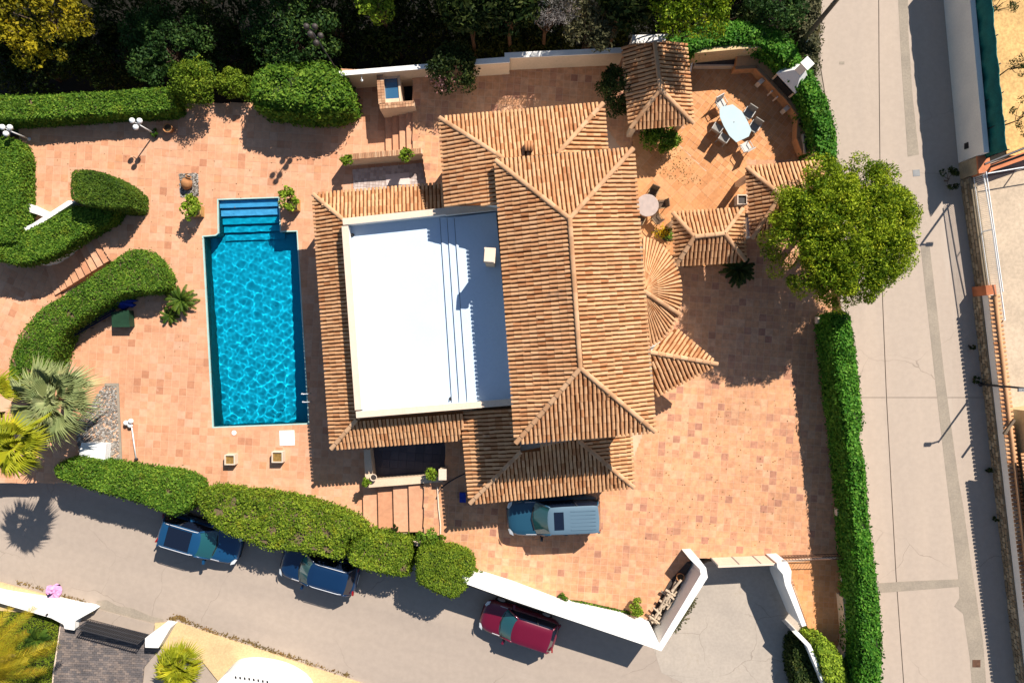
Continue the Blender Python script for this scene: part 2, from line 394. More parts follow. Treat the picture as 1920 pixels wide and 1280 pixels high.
sroad = ppr([(-400, 800), (100, 885), (365, 945), (700, 1020), (885, 1100), (1215, 1200), (1312, 1060), (1330, 1052), (1470, 1052), (1530, 1205), (1560, 1260), (1690, 1280), (1760, 1700), (-400, 1700)])
g = MB(); g.prism(sroad, -4.65, lambda x, y: zroad(x))
road = tag(g.put('road', 'asphalt'), kind='structure')
g = MB(); g.prism(ppr([(1500, -300), (1500, 130), (1530, 200), (1540, 310), (1580, 590), (1610, 1000), (1620, 1200), (1620, 1700), (2300, 1700), (2300, -300)]), -4.64, lambda x, y: zroad(x) - .03)
lane = tag(g.put('concrete_lane', 'concrete_patch'), kind='structure')
Lx = [(1540, -300), (1538, 120), (1560, 250), (1570, 320), (1575, 560), (1600, 745)]
Lx2 = [(1600, 745), (1620, 900), (1635, 1080), (1650, 1280), (1650, 1700)]
Sx = [(1646, -300), (1648, 120), (1650, 330), (1655, 570), (1662, 745)]; Sx2 = [(1662, 745), (1680, 1080), (1695, 1290), (1722, 1700)]
Rx = [(2250, -300), (2250, 745)]; Rx2 = [(2250, 745), (2250, 1700)]
def slab(a, b, d=(0, 0, 0, 0)):
    """between two pixel polylines, pulled in by the joint widths"""
    pts = [(x + d[0], y) for x, y in a] + [(x - d[1], y) for x, y in reversed(b)]
    ys = [p[1] for p in pts]; y0, y1 = min(ys), max(ys)
    pts = [(x, y + (d[2] if y == y0 else 0) - (d[3] if y == y1 else 0)) for x, y in pts]
    g = MB(); g.prism(ppr(pts), lambda x, y: zroad(x) - .2, lambda x, y: zroad(x) + .004); return g.put('concrete_slab', 'concrete', lane)
J = 0.8
slab(Lx, Sx, (0, J, 0, J * .6)); slab(Lx2, Sx2, (0, J, J * .6, 0)); slab(Sx, Rx, (J, 0, 0, J * .6)); slab(Sx2, Rx2, (J, 0, J * .6, 0))
def patch(name, pts, m, parent, dz=.009):
    g = MB(); g.prism(ppr(pts), lambda x, y: zroad(x) - .05, lambda x, y: zroad(x) + dz); return g.put(name, m, parent)
patch('trench_patch', [(1682, -200), (1700, -200), (1703, 60), (1711, 180), (1723, 290), (1702, 294), (1690, 120), (1684, 0)], 'concrete_patch', lane)
patch('trench_patch', [(1726, 462), (1743, 462), (1758, 590), (1770, 700), (1782, 790), (1798, 905), (1806, 948), (1816, 1020), (1822, 1062), (1843, 1200), (1858, 1400), (1832, 1400), (1818, 1230), (1806, 1150), (1789, 1136), (1799, 1120), (1797, 1085), (1775, 900), (1762, 790), (1752, 700), (1740, 590)], 'concrete_patch', lane)
patch('trench_patch', [(1641, 1093), (1700, 1089), (1798, 1085), (1800, 1099), (1700, 1107), (1643, 1111)], 'concrete_patch', lane, .013)
patch('manhole_cover', [(1711, 319), (1724, 318), (1725, 330), (1712, 331)], 'grey_metal', lane, .016)
patch('manhole_cover', [(1823, 1236), (1838, 1236), (1838, 1250), (1823, 1250)], 'rust_metal', lane, .018)
patch('manhole_cover', [(1574, 116), (1583, 116), (1583, 121), (1574, 121)], 'concrete_patch', lane, .012)
# driveway behind the gate and the wet patch in front of the neighbour's gate
patch('driveway_apron', [(1225, 1213), (1322, 1062), (1466, 1056), (1528, 1200), (1490, 1215), (1455, 1262), (1440, 1300), (1300, 1290), (1240, 1260)], 'driveway', road, .006)
patch('wet_patch', [(176, 1140), (182, 1126), (200, 1124), (220, 1135), (250, 1140), (285, 1155), (306, 1160), (308, 1170), (290, 1168), (250, 1158), (200, 1147), (178, 1148)], 'concrete_patch', road, .007)
for q in ([(560, 1000), (640, 1030), (1240, 1190), (1250, 1200), (640, 1042), (555, 1012)], ):
    pass

# lower path
g = MB(); g.prism(pp([(-300, 380), (180, 420), (200, 460), (225, 490), (120, 570), (70, 660), (20, 770), (-300, 800)], ZL), -4.66, ZL - .006)
lower = tag(g.put('lower_path', 'grout'), kind='structure')
LP = pp([(-120, 470), (60, 480), (150, 450), (180, 470), (118, 555), (70, 625), (20, 740), (-120, 760)], ZL)
paving(lower, LP, [], ZL, .40, R(-24), 'patio_tile', 150, [P(60, 530, ZL)])

# the pool terrace
POOL = [(380, 443), (404, 441), (409, 437), (408, 374), (523, 370), (526, 434), (557, 433), (579, 794), (399, 801)]
pool_w = pp(POOL)
PWp = [(36, 200), (640, 190), (640, 130), (722, 130), (722, 290), (792, 290), (800, 345), (830, 420), (868, 770), (870, 890), (683, 905), (683, 1000), (540, 985), (370, 955), (120, 905), (-80, 905), (-80, 790), (0, 790), (40, 722), (85, 640), (130, 562), (213, 492), (206, 487), (170, 428), (130, 388), (38, 432), (36, 300)]
patio_w = pp(PWp)
# keyhole polygon so that the pool stays open
key = PWp[:5] + []
i0 = 25                                       # patio vertex (38, 432) is next to the pool's west side
ring = PWp[i0:] + PWp[:i0]
hole = [POOL[0]] + POOL[:0:-1]
kp = [ring[0]] + [(x, y) for x, y in hole] + [hole[0], (ring[0][0] - .02, ring[0][1] + .02)] + ring[1:]
def keyhole(outer, hole_pts, z0, z1, name, m):
    bm = bmesh.new()
    def loop(ps): 
        vs_ = [bm.verts.new((p.x, p.y, z1)) for p in ps]; return [bm.edges.new((vs_[i], vs_[(i + 1) % len(vs_)])) for i in range(len(vs_))]
    es = loop(outer)
    for h in hole_pts: es += loop(h)
    bmesh.ops.triangle_fill(bm, use_beauty=True, edges=es, normal=(0, 0, 1))
    r = bmesh.ops.extrude_face_region(bm, geom=bm.faces[:])
    for v in [e for e in r['geom'] if isinstance(e, bmesh.types.BMVert)]: v.co.z = z0
    bmesh.ops.recalc_face_normals(bm, faces=bm.faces[:])
    me = bpy.data.meshes.new(name); bm.to_mesh(me); bm.free(); return put(name, me, m)
GRAVEL_BED = pp([(196, 722), (219, 722), (226, 868), (152, 860), (140, 800)])
JUG_BED = pp([(336, 326), (371, 325), (373, 368), (339, 370)])
patio = tag(keyhole(patio_w, [pool_w], -4.62, -.006, 'pool_terrace', 'grout'), kind='structure')
paving(patio, patio_w, [pool_w, GRAVEL_BED, JUG_BED], 0.0, .41, R(-3.2), 'patio_tile', 300, [P(330, 800), P(260, 320), P(480, 290)])

# entrance court and upper garden
PCp = [(774, 130), (1170, 90), (1290, 80), (1440, 75), (1500, 125), (1540, 200), (1548, 300), (1560, 590), (1578, 800), (1592, 1000), (1602, 1100), (1596, 1215), (1560, 1215), (1525, 1200), (1468, 1046), (1330, 1046), (1296, 1046), (1212, 1185), (1150, 1168), (880, 1080), (868, 1060), (822, 1002), (795, 1002), (795, 905), (835, 880), (835, 820), (830, 400), (800, 345), (792, 290), (774, 290)]
court_w = pp(PCp, ZC)
g = MB(); g.prism(court_w, -4.61, ZC - .006); court = tag(g.put('entrance_court', 'grout'), kind='structure')
BBQ_FLOOR = pp([(1290, 195), (1285, 108), (1300, 95), (1420, 95), (1470, 140), (1525, 220), (1525, 300), (1400, 300), (1398, 372), (1372, 388), (1345, 340), (1270, 268), (1283, 240)], ZC)
GARDEN = pp([(1186, 250), (1283, 240), (1270, 268), (1345, 340), (1372, 388), (1398, 372), (1400, 500), (1262, 500), (1195, 480), (1185, 420)], ZC)
RAMP = pp([(1474, 1052), (1590, 1046), (1604, 1215), (1560, 1220), (1525, 1205)], ZC)
HOUSE_HOLE = pp([(850, 240), (1120, 215), (1180, 300), (1215, 790), (1170, 900), (900, 920), (880, 800), (840, 790)], ZC)
paving(court, court_w, [BBQ_FLOOR, GARDEN, RAMP, HOUSE_HOLE], ZC, .37, R(-4), 'court_tile', 300, [P(1330, 880, ZC), P(1400, 960, ZC)])
paving(court, BBQ_FLOOR, [], ZC + .003, .30, R(-38), 'garden_tile', 0, gap=.014)
paving(court, GARDEN, [], ZC, .45, R(-44), 'garden_tile', 0, gap=.008)
paving(court, RAMP, [], ZC, .28, R(-3), 'garden_tile', 0, gap=.012)

# ------------------------------------------------------------------ steps
def flight(name, label, lines, z_top, z_bot, base, m='patio_tile', drop=None):
    """lines: riser lines from the top of the flight to its foot, each ((px,py),(px,py))"""
    n = len(lines); dz = (z_top - z_bot) / n
    t = thing(name, P(*lines[-1][0], z_bot), label, 'steps')
    for i in range(n - 1):
        z = z_top - dz * (i + 1)
        a, b, c, d = lines[i][0], lines[i][1], lines[i + 1][1], lines[i + 1][0]
        g = MB(); g.prism([P(*a, z + dz * .5), P(*b, z + dz * .5), P(*c, z), P(*d, z)], base, z, .45 + .15 * RNG.random()); o = g.put('step', m, t)
        w = P(*c, z) - P(*d, z); nn = max(2, int(w.length / .45))
    return t
L0, L1 = ((170, 428), (206, 487)), ((86, 500), (103, 553))
flight('garden_steps', 'curving flight of terracotta steps descending between the clipped hedges to the lower path',
       [((L0[0][0] + (L1[0][0] - L0[0][0]) * i / 9, L0[0][1] + (L1[0][1] - L0[0][1]) * i / 9), (L0[1][0] + (L1[1][0] - L0[1][0]) * i / 9, L0[1][1] + (L1[1][1] - L0[1][1]) * i / 9)) for i in range(10)], 0, ZL, -4.63)
flight('terrace_steps', 'broad shallow terracotta steps beside the shaded dark deck, climbing to the entrance court',
       [((x, 909), (x + 2, 997)) for x in (795, 766, 737, 708, 680)], ZC, 0, -.5)
flight('fountain_steps', 'narrow terracotta steps beside the brick fountain, climbing to the upper garden',
       [((x, 205), (x + 2, 287)) for x in (774, 761, 748, 735, 721.5)], ZC, 0, -.5)

# ------------------------------------------------------------------ the pool
ZW, ZB = -.14, -1.25
t_pool = thing('swimming_pool', P(480, 620), 'rectangular blue swimming pool with submerged steps in its narrow end', 'pool')
cen = Vector((sum(p.x for p in pool_w) / 9, sum(p.y for p in pool_w) / 9, 0))
def offs(pts, d):
    out = []
    n = len(pts); A = sum(pts[i].x * pts[(i + 1) % n].y - pts[(i + 1) % n].x * pts[i].y for i in range(n)); s = 1 if A > 0 else -1
    for i in range(n):
        a, b, c = pts[i - 1], pts[i], pts[(i + 1) % n]
        e1 = Vector((b.x - a.x, b.y - a.y, 0)).normalized(); e2 = Vector((c.x - b.x, c.y - b.y, 0)).normalized()
        n1 = Vector((e1.y, -e1.x, 0)) * s; n2 = Vector((e2.y, -e2.x, 0)) * s
        m = (n1 + n2); m = m / max(m.length_squared / 2, .35); out.append(Vector((b.x, b.y, 0)) + m * d)
    return out
m, nt, b = _nt('pool_tile'); MAT['pool_tile'] = m
vt = N(nt, 'ShaderNodeTexBrick', Scale=1.0); vt.offset = 0.0
gg = nt.nodes.new('ShaderNodeNewGeometry'); nt.links.new(gg.outputs['Position'], vt.inputs['Vector'])
vt.inputs['Color1'].default_value = (.012, .48, .60, 1); vt.inputs['Color2'].default_value = (.018, .53, .64, 1); vt.inputs['Mortar'].default_value = (.03, .52, .66, 1)
vt.inputs['Mortar Size'].default_value = .004; vt.inputs['Brick Width'].default_value = .1; vt.inputs['Row Height'].default_value = .1
nt.links.new(vt.outputs[0], b.inputs['Base Color']); b.inputs['Specular IOR Level'].default_value = 0.1
mat('pool_step', (.42, .55, .80), var=.06, scale=3)
mat('pool_edge', (.36, .52, .47), var=.08, scale=2)
shell = MB(); V = [(p.x, p.y, -.005) for p in pool_w] + [(p.x, p.y, -1.2 - .65 * max(0., min(1., (pool_w[0].y - p.y) / 9.8))) for p in pool_w]; n = len(pool_w)
shell.add(V, [[i, (i + 1) % n, n + (i + 1) % n, n + i] for i in range(n)] + [list(range(n, 2 * n))])
sh = shell.put('basin', 'pool_tile', t_pool); sh.cycles.is_caustics_receiver = True
inn = offs(pool_w, -.03)
g = MB(); V = [(p.x, p.y, .006) for p in offs(pool_w, .03)] + [(p.x, p.y, .006) for p in inn] + [(p.x, p.y, -.10) for p in inn]
g.add(V, [[i, (i + 1) % n, n + (i + 1) % n, n + i] for i in range(n)] + [[n + i, n + (i + 1) % n, 2 * n + (i + 1) % n, 2 * n + i] for i in range(n)])
g.put('pool_edging', 'pool_edge', t_pool)
# five submerged treads in the narrow end
for k in range(5):
    y0, y1 = 374, 374 + 14.0 * (k + 1)
    za = -.24 - .21 * k
    g = MB(); A, B = P(408.5, 374), P(522.6, 370); dn = (P(525, 434) - P(523, 370)).normalized()
    w0, w1 = .42 * k + .02, .42 * (k + 1)
    g.prism([A + dn * w0, B + dn * w0, B + dn * w1, A + dn * w1], ZB, za)
    o = g.put('pool_step', 'pool_step' if k < 2 else 'pool_tile', t_pool); o.cycles.is_caustics_receiver = True
# rippled water sheet
m, nt, b = _nt('pool_water'); MAT['pool_water'] = m; nt.nodes.remove(b)
gl = nt.nodes.new('ShaderNodeBsdfGlass'); gl.inputs['IOR'].default_value = 1.33; gl.inputs['Roughness'].default_value = 0.0; gl.inputs[0].default_value = (.42, .86, .96, 1)
nt.links.new(gl.outputs[0], nt.nodes['Material Output'].inputs[0])
wr = np.random.default_rng(5); waves = [(wr.uniform(0, 6.283), wr.uniform(.20, .80), wr.uniform(0, 6.283)) for _ in range(44)]
xs = np.arange(min(p.x for p in pool_w), max(p.x for p in pool_w) + .03, .03); ys = np.arange(min(p.y for p in pool_w), max(p.y for p in pool_w) + .03, .03)
X, Y = np.meshgrid(xs, ys); Z = np.zeros_like(X)
for a, L, ph in waves: Z += np.sin((X * math.cos(a) + Y * math.sin(a)) * 6.2832 / L + ph) * L ** 1.5
Z = ZW + Z * .0024
ny_, nx_ = X.shape; idx = np.arange(ny_ * nx_).reshape(ny_, nx_)
cxm = (X[:-1, :-1] + X[1:, 1:]) / 2; cym = (Y[:-1, :-1] + Y[1:, 1:]) / 2
keep = inside(cxm, cym, offs(pool_w, .015))
fa = np.stack([idx[:-1, :-1][keep], idx[:-1, 1:][keep], idx[1:, 1:][keep], idx[1:, :-1][keep]], 1)
used, invx = np.unique(fa.ravel(), return_inverse=True)
me = bpy.data.meshes.new('water'); vv = np.stack([X.ravel(), Y.ravel(), Z.ravel()], 1)[used]; fa = invx.reshape(fa.shape)
me.vertices.add(len(vv)); me.vertices.foreach_set('co', vv.astype(np.float32).ravel()); me.loops.add(fa.size); me.loops.foreach_set('vertex_index', fa.astype(np.int32).ravel())
me.polygons.add(len(fa)); me.polygons.foreach_set('loop_start', np.arange(0, fa.size, 4, dtype=np.int32)); me.polygons.foreach_set('loop_total', np.full(len(fa), 4, np.int32))
me.polygons.foreach_set('use_smooth', np.ones(len(fa), bool)); me.update()
wat = put('water', me, 'pool_water', t_pool); wat.cycles.is_caustics_caster = True
# small ladder rail at the east edge and the white skimmer lid
g = MB(); a, b_ = P(574, 737), P(576, 752)
for q in (a, b_): g.tube([q + Vector((.25, 0, 0)), q + Vector((.22, 0, .45)), q + Vector((-.1, 0, .5)), q + Vector((-.22, 0, .1)), q + Vector((-.22, 0, -.6))], .022, 6)
g.put('ladder_rail', 'chrome', t_pool, True)
g = MB(); g.prism(pp([(524, 807), (552, 806), (553, 834), (525, 835)]), .004, .03); g.prism(pp([(527, 810), (549, 809), (550, 831), (528, 832)]), .03, .04)
tag(g.put('skimmer_lid', 'white_metal'), 'square white skimmer cover set in the tiles just below the pool', 'cover')
g = MB(); g.lathe(P(439, 811), [(.13, .0), (.13, .02), (.09, .028)], 12)
tag(g.put('drain_lid', 'white_metal'), 'small round white lid in the tiles by the pool end', 'cover')

# ================================================================== THE HOUSE
TW, TP = .188, .36                               # barrel tile spacing across and along
def barrel(r0=.071, r1=.067, L=.42, seg=6):
    V = []; 
    for (r, y, z) in ((r0, -L / 2, .012), (r1, L / 2, .0)):
        for k in range(seg + 1):
            a = math.pi * k / seg; ca, sa = math.cos(a), math.sin(a)
            V.append((r * math.copysign(abs(ca) ** .8, ca), y, z + r * max(0., sa) ** .75 * .80))
    V += V[:seg + 1]
    F = [[k, k + 1, seg + 2 + k, seg + 1 + k] for k in range(seg)] + [list(range(2 * seg + 2, 3 * seg + 3))[::-1]]
    return np.array(V), F
BV, BF = barrel()
RV, RF = barrel(.115, .10, .46)
def bmesh_of(V, F, name, m):
    me = pydata(name, V, F, True); me.polygons[len(F) - 1].use_smooth = False; me.materials.append(MAT[m]); return me
ROOF_TILE = bmesh_of(BV, BF, 'roof_tile', 'roof_tile'); RIDGE_TILE = bmesh_of(RV, RF, 'ridge_tile', 'ridge_tile')
def face_frames(pts, over=.05):
    """tile frames on one roof slope whose first two points are its eave"""
    O = pts[0]; u = (pts[1] - O).normalized()
    c = sum((p for p in pts[2:]), Vector()) / (len(pts) - 2)
    n = u.cross(c - O).normalized()
    if n.z < 0: n = -n
    v = n.cross(u)
    if v.z < 0: v = -v
    q = [Vector(((p - O).dot(u), (p - O).dot(v), 0)) for p in pts]
    smin, smax = min(p.x for p in q), max(p.x for p in q); tmax = max(p.y for p in q)
    nc = max(1, int((smax - smin) / TW)); S = smin + (np.arange(nc) + .5) * (smax - smin) / nc
    T = np.arange(0, int(tmax / TP) + 1) * TP + TP * .5 - over
    SS, TT = np.meshgrid(S, T); SS, TT = SS.ravel(), TT.ravel()
    k = inside(SS, np.maximum(TT, .01), q)
    uu = u.cross(Vector((0, 0, 1)))
    M = []
    hand = 1 if u.cross(v).dot(n) > 0 else -1
    for s, t in zip(SS[k], TT[k]):
        js, jr = RNG.normal(0, .007), RNG.normal(0, .022)
        o = O + u * (s + js) + v * t + n * .012
        m = Matrix(((u.x * hand, v.x, n.x, o.x), (u.y * hand, v.y, n.y, o.y), (u.z * hand, v.z, n.z, o.z), (0, 0, 0, 1))) @ Matrix.Rotation(jr, 4, 'Z')
        M.append(m)
    return M, n
def ridge_frames(a, b):
    d = (b - a); L = d.length; y = d.normalized(); x = y.cross(Vector((0, 0, 1))).normalized(); z = x.cross(y)
    n = max(1, int(L / .38)); M = []
    for i in range(n):
        o = a + d * ((i + .5) / n) + z * .03
        M.append(Matrix(((x.x, y.x, z.x, o.x), (x.y, y.y, z.y, o.y), (x.z, y.z, z.z, o.z), (0, 0, 0, 1))))
    return M
def lay(parent, frames, mesh, V, F, name, m, n_ind):
    inv = mat_world(parent).inverted()
    order = list(range(len(frames)))
    for i in order[:n_ind]:
        o = bpy.data.objects.new(name, mesh); o.matrix_world = frames[i]; link(o, parent); o.matrix_parent_inverse = inv
        o.matrix_basis = frames[i]
    rest = frames[n_ind:]
    if rest:
        g = MB(); Vv = [Vector(v) for v in V]
        for M in rest: g.add([M @ v for v in Vv], F, RNG.random())
        o = g.put(name + '_field', m, parent, True); tag(o, kind='stuff')
def roof(parent, name, faces, ridges, n_ind=0, thick=.10, first=0, ridge_ind=True):
    """faces: lists of points (eave first); the deck is a closed slab under the tiles"""
    g = MB(); fr = []
    for k, pts in enumerate(faces):
        M, n = face_frames(pts); fr.append(M)
        lo = [p - Vector((0, 0, thick)) for p in pts]; c = len(pts)
        g.add(list(pts) + lo, [list(range(c)), list(range(c, 2 * c))[::-1]] + [[i, (i + 1) % c, c + (i + 1) % c, c + i] for i in range(c)])
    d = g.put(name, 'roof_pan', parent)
    fl = fr[first] + [m for i, f in enumerate(fr) if i != first for m in f]
    lay(d, fl, ROOF_TILE, BV, BF, 'roof_tile', 'roof_tile', n_ind)
    rf = [m for a, b in ridges for m in ridge_frames(a, b)]
    if rf: lay(d, rf, RIDGE_TILE, RV, RF, 'ridge_tile', 'ridge_tile', 200 if ridge_ind else 0)
    return d
house = thing('villa', P(1000, 600, 0), 'two-storey villa with hipped terracotta tile roofs around a white roof terrace', 'house')
ZE, ZRg = 6.2, 7.25
A, B, C, D = P(930, 302, ZE), P(1186, 280, ZE), P(1227, 808, ZE), P(968, 829, ZE); rN, rS = P(1068, 410, ZRg), P(1088, 690, ZRg)
roof(house, 'main_roof', [[B, C, rS, rN], [A, D, rS, rN], [D, C, rS], [B, A, rN]], [(A, rN), (B, rN), (D, rS), (C, rS), (rN, rS)], 300)
ZN = 5.0
a, b2, w2, e2 = P(825, 222, ZN), P(1130, 195, ZN), P(837, 386, ZN), P(1137, 281, ZN); hW, hE = P(945, 298, 5.9), P(1046, 288, 5.85)
wU = P(932, 384, 5.85)
roof(house, 'north_roof', [[b2, a, hW, hE], [a, w2, wU, hW], [e2, b2, hE]], [(a, hW), (b2, hE)], 0)
ZG = 3.1
gSW, gSE, gNE, gNW = P(882, 942, ZG), P(1187, 912, ZG), P(1182, 812, ZG), P(866, 772, ZG); g1, g2, g3 = P(977, 846, 4.0), P(1083, 824, 4.0), P(962, 765, 4.0)
roof(house, 'garage_roof', [[gSW, gSE, g2, g1], [gNW, gSW, g1, g3], [gSE, gNE, P(1083, 814, 4.0), g2]], [(gSW, g1), (gSE, g2)], 0)
ZO, ZI = 2.85, 3.42
o1, o2, o3, o4, o5 = P(588, 365, ZO), P(832, 345, ZO), P(622, 840, ZO), P(868, 822, ZO), None
i1, i2, i3, i4 = P(646, 414, ZI), P(832, 394, ZI), P(669, 786, ZI), P(868, 770, ZI)
roof(house, 'gallery_roof', [[o1, o2, i2, i1], [o1, o3, i3, i1], [o3, o4, i4, i3]], [(o1, i1), (o3, i3)], 0)
ZP = 3.45
pa, pT, ptip, pB = P(1219, 660, 4.3), P(1266, 616, ZP), P(1344, 682, ZP), P(1229, 742, ZP)
roof(house, 'porch_roof', [[ptip, pT, pa], [pB, ptip, pa]], [(pa, ptip)], 0)
# semi-conical roof over the round bay
cc = P(1205, 545, 4.75); frs = []; rx_, ry_, zc = 2.02, 2.62, 3.65
angs = np.linspace(R(-84), R(84), 40); g = MB(); rim = [Vector((cc.x + rx_ * math.cos(t), cc.y + ry_ * math.sin(t), zc)) for t in angs]
g.add([cc] + rim + [p - Vector((0, 0, .12)) for p in rim] + [cc - Vector((0, 0, 1.3))], [[0, i + 1, i + 2] for i in range(39)] + [[i + 1, 41 + i, 42 + i, i + 2] for i in range(39)] + [[81, 42 + i, 41 + i] for i in range(39)])
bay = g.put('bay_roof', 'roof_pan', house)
for t in np.linspace(R(-82), R(82), 36):
    rp = Vector((cc.x + rx_ * math.cos(t), cc.y + ry_ * math.sin(t), zc)); v = (cc - rp); L = v.length; v.normalize()
    u = Vector((-math.sin(t) * rx_, math.cos(t) * ry_, 0)).normalized(); n = u.cross(v); n = n if n.z > 0 else -n; u = v.cross(n)
    for k in range(int(L / TP)):
        s = TP * (k + .5) - .05; sc_ = max(.28, 1 - s / L)
        o = rp + v * s + n * .012
        frs.append(Matrix(((u.x, v.x, n.x, o.x), (u.y, v.y, n.y, o.y), (u.z, v.z, n.z, o.z), (0, 0, 0, 1))) @ Matrix.Diagonal((sc_, 1, sc_, 1)))
lay(bay, frs, ROOF_TILE, BV, BF, 'roof_tile', 'roof_tile', 0)
lay(bay, ridge_frames(P(1272, 588, 3.72), cc), RIDGE_TILE, RV, RF, 'ridge_tile', 'ridge_tile', 99)
# walls
def inset(pts, d): return offs(pts, -d)
g = MB(); g.prism(inset([A, B, C, D], .5), .0, ZE - .02); wallm = g.put('wall', 'render_white', house)
g = MB(); g.prism(inset([a, b2, P(1140, 300, ZN), P(940, 400, ZN), w2], .4), .0, ZN - .05); g.put('wall', 'render_white', house)
g = MB(); g.prism(inset([gSW, gSE, P(1180, 780, ZG), P(866, 760, ZG)], .4), .0, ZG - .05); g.put('wall', 'render_white', house)
g = MB(); g.prism([P(655, 424, 3.3), P(925, 396, 3.3), P(958, 750, 3.3), P(675, 772, 3.3)], .0, 3.3); g.put('wall', 'render_cream', house)
g = MB(); g.prism([Vector((cc.x + (rx_ - .35) * math.cos(t), cc.y + (ry_ - .35) * math.sin(t), 0)) for t in angs] , .6, zc - .1); g.put('bay_wall', 'render_white', house)
g = MB(); g.prism(inset([ptip, pT, P(1200, 640, ZP), P(1205, 735, ZP), pB], .55), .6, ZP - .1); g.put('porch_wall', 'render_white', house)
# openings on the walls of the house
def window(parent, c, w, h, yaw, door=False):
    M = Matrix.Translation(c) @ Matrix.Rotation(yaw, 4, 'Z')
    f = MB()
    for dx in (-w / 2, w / 2): f.box(0, (.08, .10, h + .08), M=M @ Matrix.Translation((dx, .03, 0)))
    for dz in (-h / 2, h / 2): f.box(0, (w - .08, .10, .08), M=M @ Matrix.Translation((0, .03, dz)))
    f.box(0, (.05, .08, h - .08), M=M @ Matrix.Translation((0, .03, 0)))
    o = f.put('door' if door else 'window', 'window_frame', parent)
    for s in (-1, 1):
        q = MB(); q.box(0, (w / 2 - .065, .03, h - .08), M=M @ Matrix.Translation((s * w / 4, .02, 0))); q.put('pane', 'window_glass', o)
yw = math.atan2((C - B).y, (C - B).x)
ins = inset([A, B, C, D], .5)
for (p, q) in ((ins[1], ins[2]), (ins[3], ins[0])):
    d = (q - p); yaw = math.atan2(d.y, d.x) + math.pi
    for k, f in enumerate((.14, .36, .64, .86)):
        c = p + d * f; c.z = 4.9; window(house, c, 1.1, 1.2, yaw)
    if p is ins[1]:
        for f in (.12, .92): c = p + d * f; c.z = 2.2; window(house, c, 1.1, 1.3, yaw)
gi = inset([gSW, gSE, P(1180, 780, ZG), P(866, 760, ZG)], .4)
d = gi[1] - gi[0]; c = gi[0] + d * .5; c.z = 1.9; window(house, c, 2.4, 2.1, math.atan2(d.y, d.x) + math.pi, True)
# gallery columns
def column(parent, p, h, z0=0.0, r=.15):
    g = MB(); g.lathe((p.x, p.y, z0), [(r * 1.5, 0), (r * 1.5, .12), (r, .2), (r * .92, h - .25), (r * 1.35, h - .1), (r * 1.35, h)], 12); return g.put('column', 'render_white', parent, True)
for s, e, n in ((o1, o3, 6), (o1, o2, 4), (o3, o4, 4)):
    for k in range(n + (1 if s is o1 and e is o3 else 0)):
        if s is not o1 or e is o3 or k > 0:
            if not (s is o3 and k == 0):
                p = s.lerp(e, k / n); p = p + (cen_h := (P(760, 590, ZO) - p)).normalized() * .5; column(house, p, 2.75)
# roof terrace: floor with three low steps, parapets, drains
g = MB(); g.prism([P(652, 424, 3.45), P(930, 396, 3.45), P(962, 752, 3.45), P(674, 774, 3.45)], 3.2, 3.45); terr = g.put('roof_terrace', 'terrace_white', house)
for k, (xa, xb) in enumerate(((825, 848), (838.5, 862), (852, 877))):
    z0, z1 = 3.45 + .09 * k, 3.45 + .09 * (k + 1)
    g = MB(); g.prism([P(xa, 408, z1), P(930, 398, z1), P(961, 751, z1), P(xb, 762, z1)], z0, z1); g.put('terrace_step', 'terrace_white', terr)
    g = MB(); g.prism([P(xa - .7, 409, z0), P(xa + .35, 409, z0), P(xb + .35, 760, z0), P(xb - .7, 760, z0)], z0 - .01, z0 + .012); g.put('riser_shade', 'trim_black', terr)  # dark strip painted in for the riser's shadow on the lower level
def parapet(p0, p1, w, z0, z1, name='parapet'):
    d = (p1 - p0); u = Vector((d.x, d.y, 0)).normalized(); nrm = Vector((-u.y, u.x, 0)) * w / 2
    g = MB(); g.prism([p0 - nrm, p1 - nrm, p1 + nrm, p0 + nrm], z0, z1); o = g.put(name, 'render_white', house)
    nrm = nrm * 1.16; g = MB(); g.prism([p0 - nrm, p1 - nrm, p1 + nrm, p0 + nrm], z1, z1 + .05); g.put('coping', 'parapet_cream', o)
zt = 4.02
parapet(P(647, 424, zt), P(672, 768, zt), .27, 3.3, zt); parapet(P(643, 416, zt), P(835, 396, zt), .27, 3.3, zt); parapet(P(835, 396, zt), P(932, 386, zt), .34, 3.3, zt); parapet(P(668, 777, zt), P(962, 753, zt), .27, 3.3, zt)
for q in ((661, 441), (845, 747)):
    g = MB(); g.lathe(P(*q, 3.45), [(.09, 0), (.09, .03), (.05, .12), (.05, .16)], 10); g.put('roof_drain', 'trim_black', terr)
# chimney on the terrace side and the little vent on the north slope
g = MB(); zch = 5.9; p0 = P(918, 479, zch)
g.box((p0.x, p0.y, (3.6 + zch) / 2), (.42, .56, zch - 3.6), R(-4)); ch = g.put('chimney', 'render_cream', house)
g = MB(); g.box((p0.x, p0.y, zch + .04), (.52, .68, .08), R(-4)); g.box((p0.x, p0.y, zch + .12), (.46, .60, .08), R(-4)); g.put('chimney_cap', 'parapet_cream', ch)
p1 = P(991, 276, 5.9); g = MB(); g.box((p1.x, p1.y, 5.75), (.40, .34, .55), R(-4)); ve = g.put('roof_vent', 'parapet_cream', house)
g = MB()
for dx in (-.13, 0, .13): g.tube([(p1.x + dx, p1.y - .22, 6.08), (p1.x + dx, p1.y + .22, 6.08)], .07, 8)
g.put('vent_tile', 'roof_tile', ve, True)
g = MB(); g.box((p1.x, p1.y - .19, 5.72), (.30, .04, .30), R(-4)); g.put('vent_opening', 'black_void', ve)

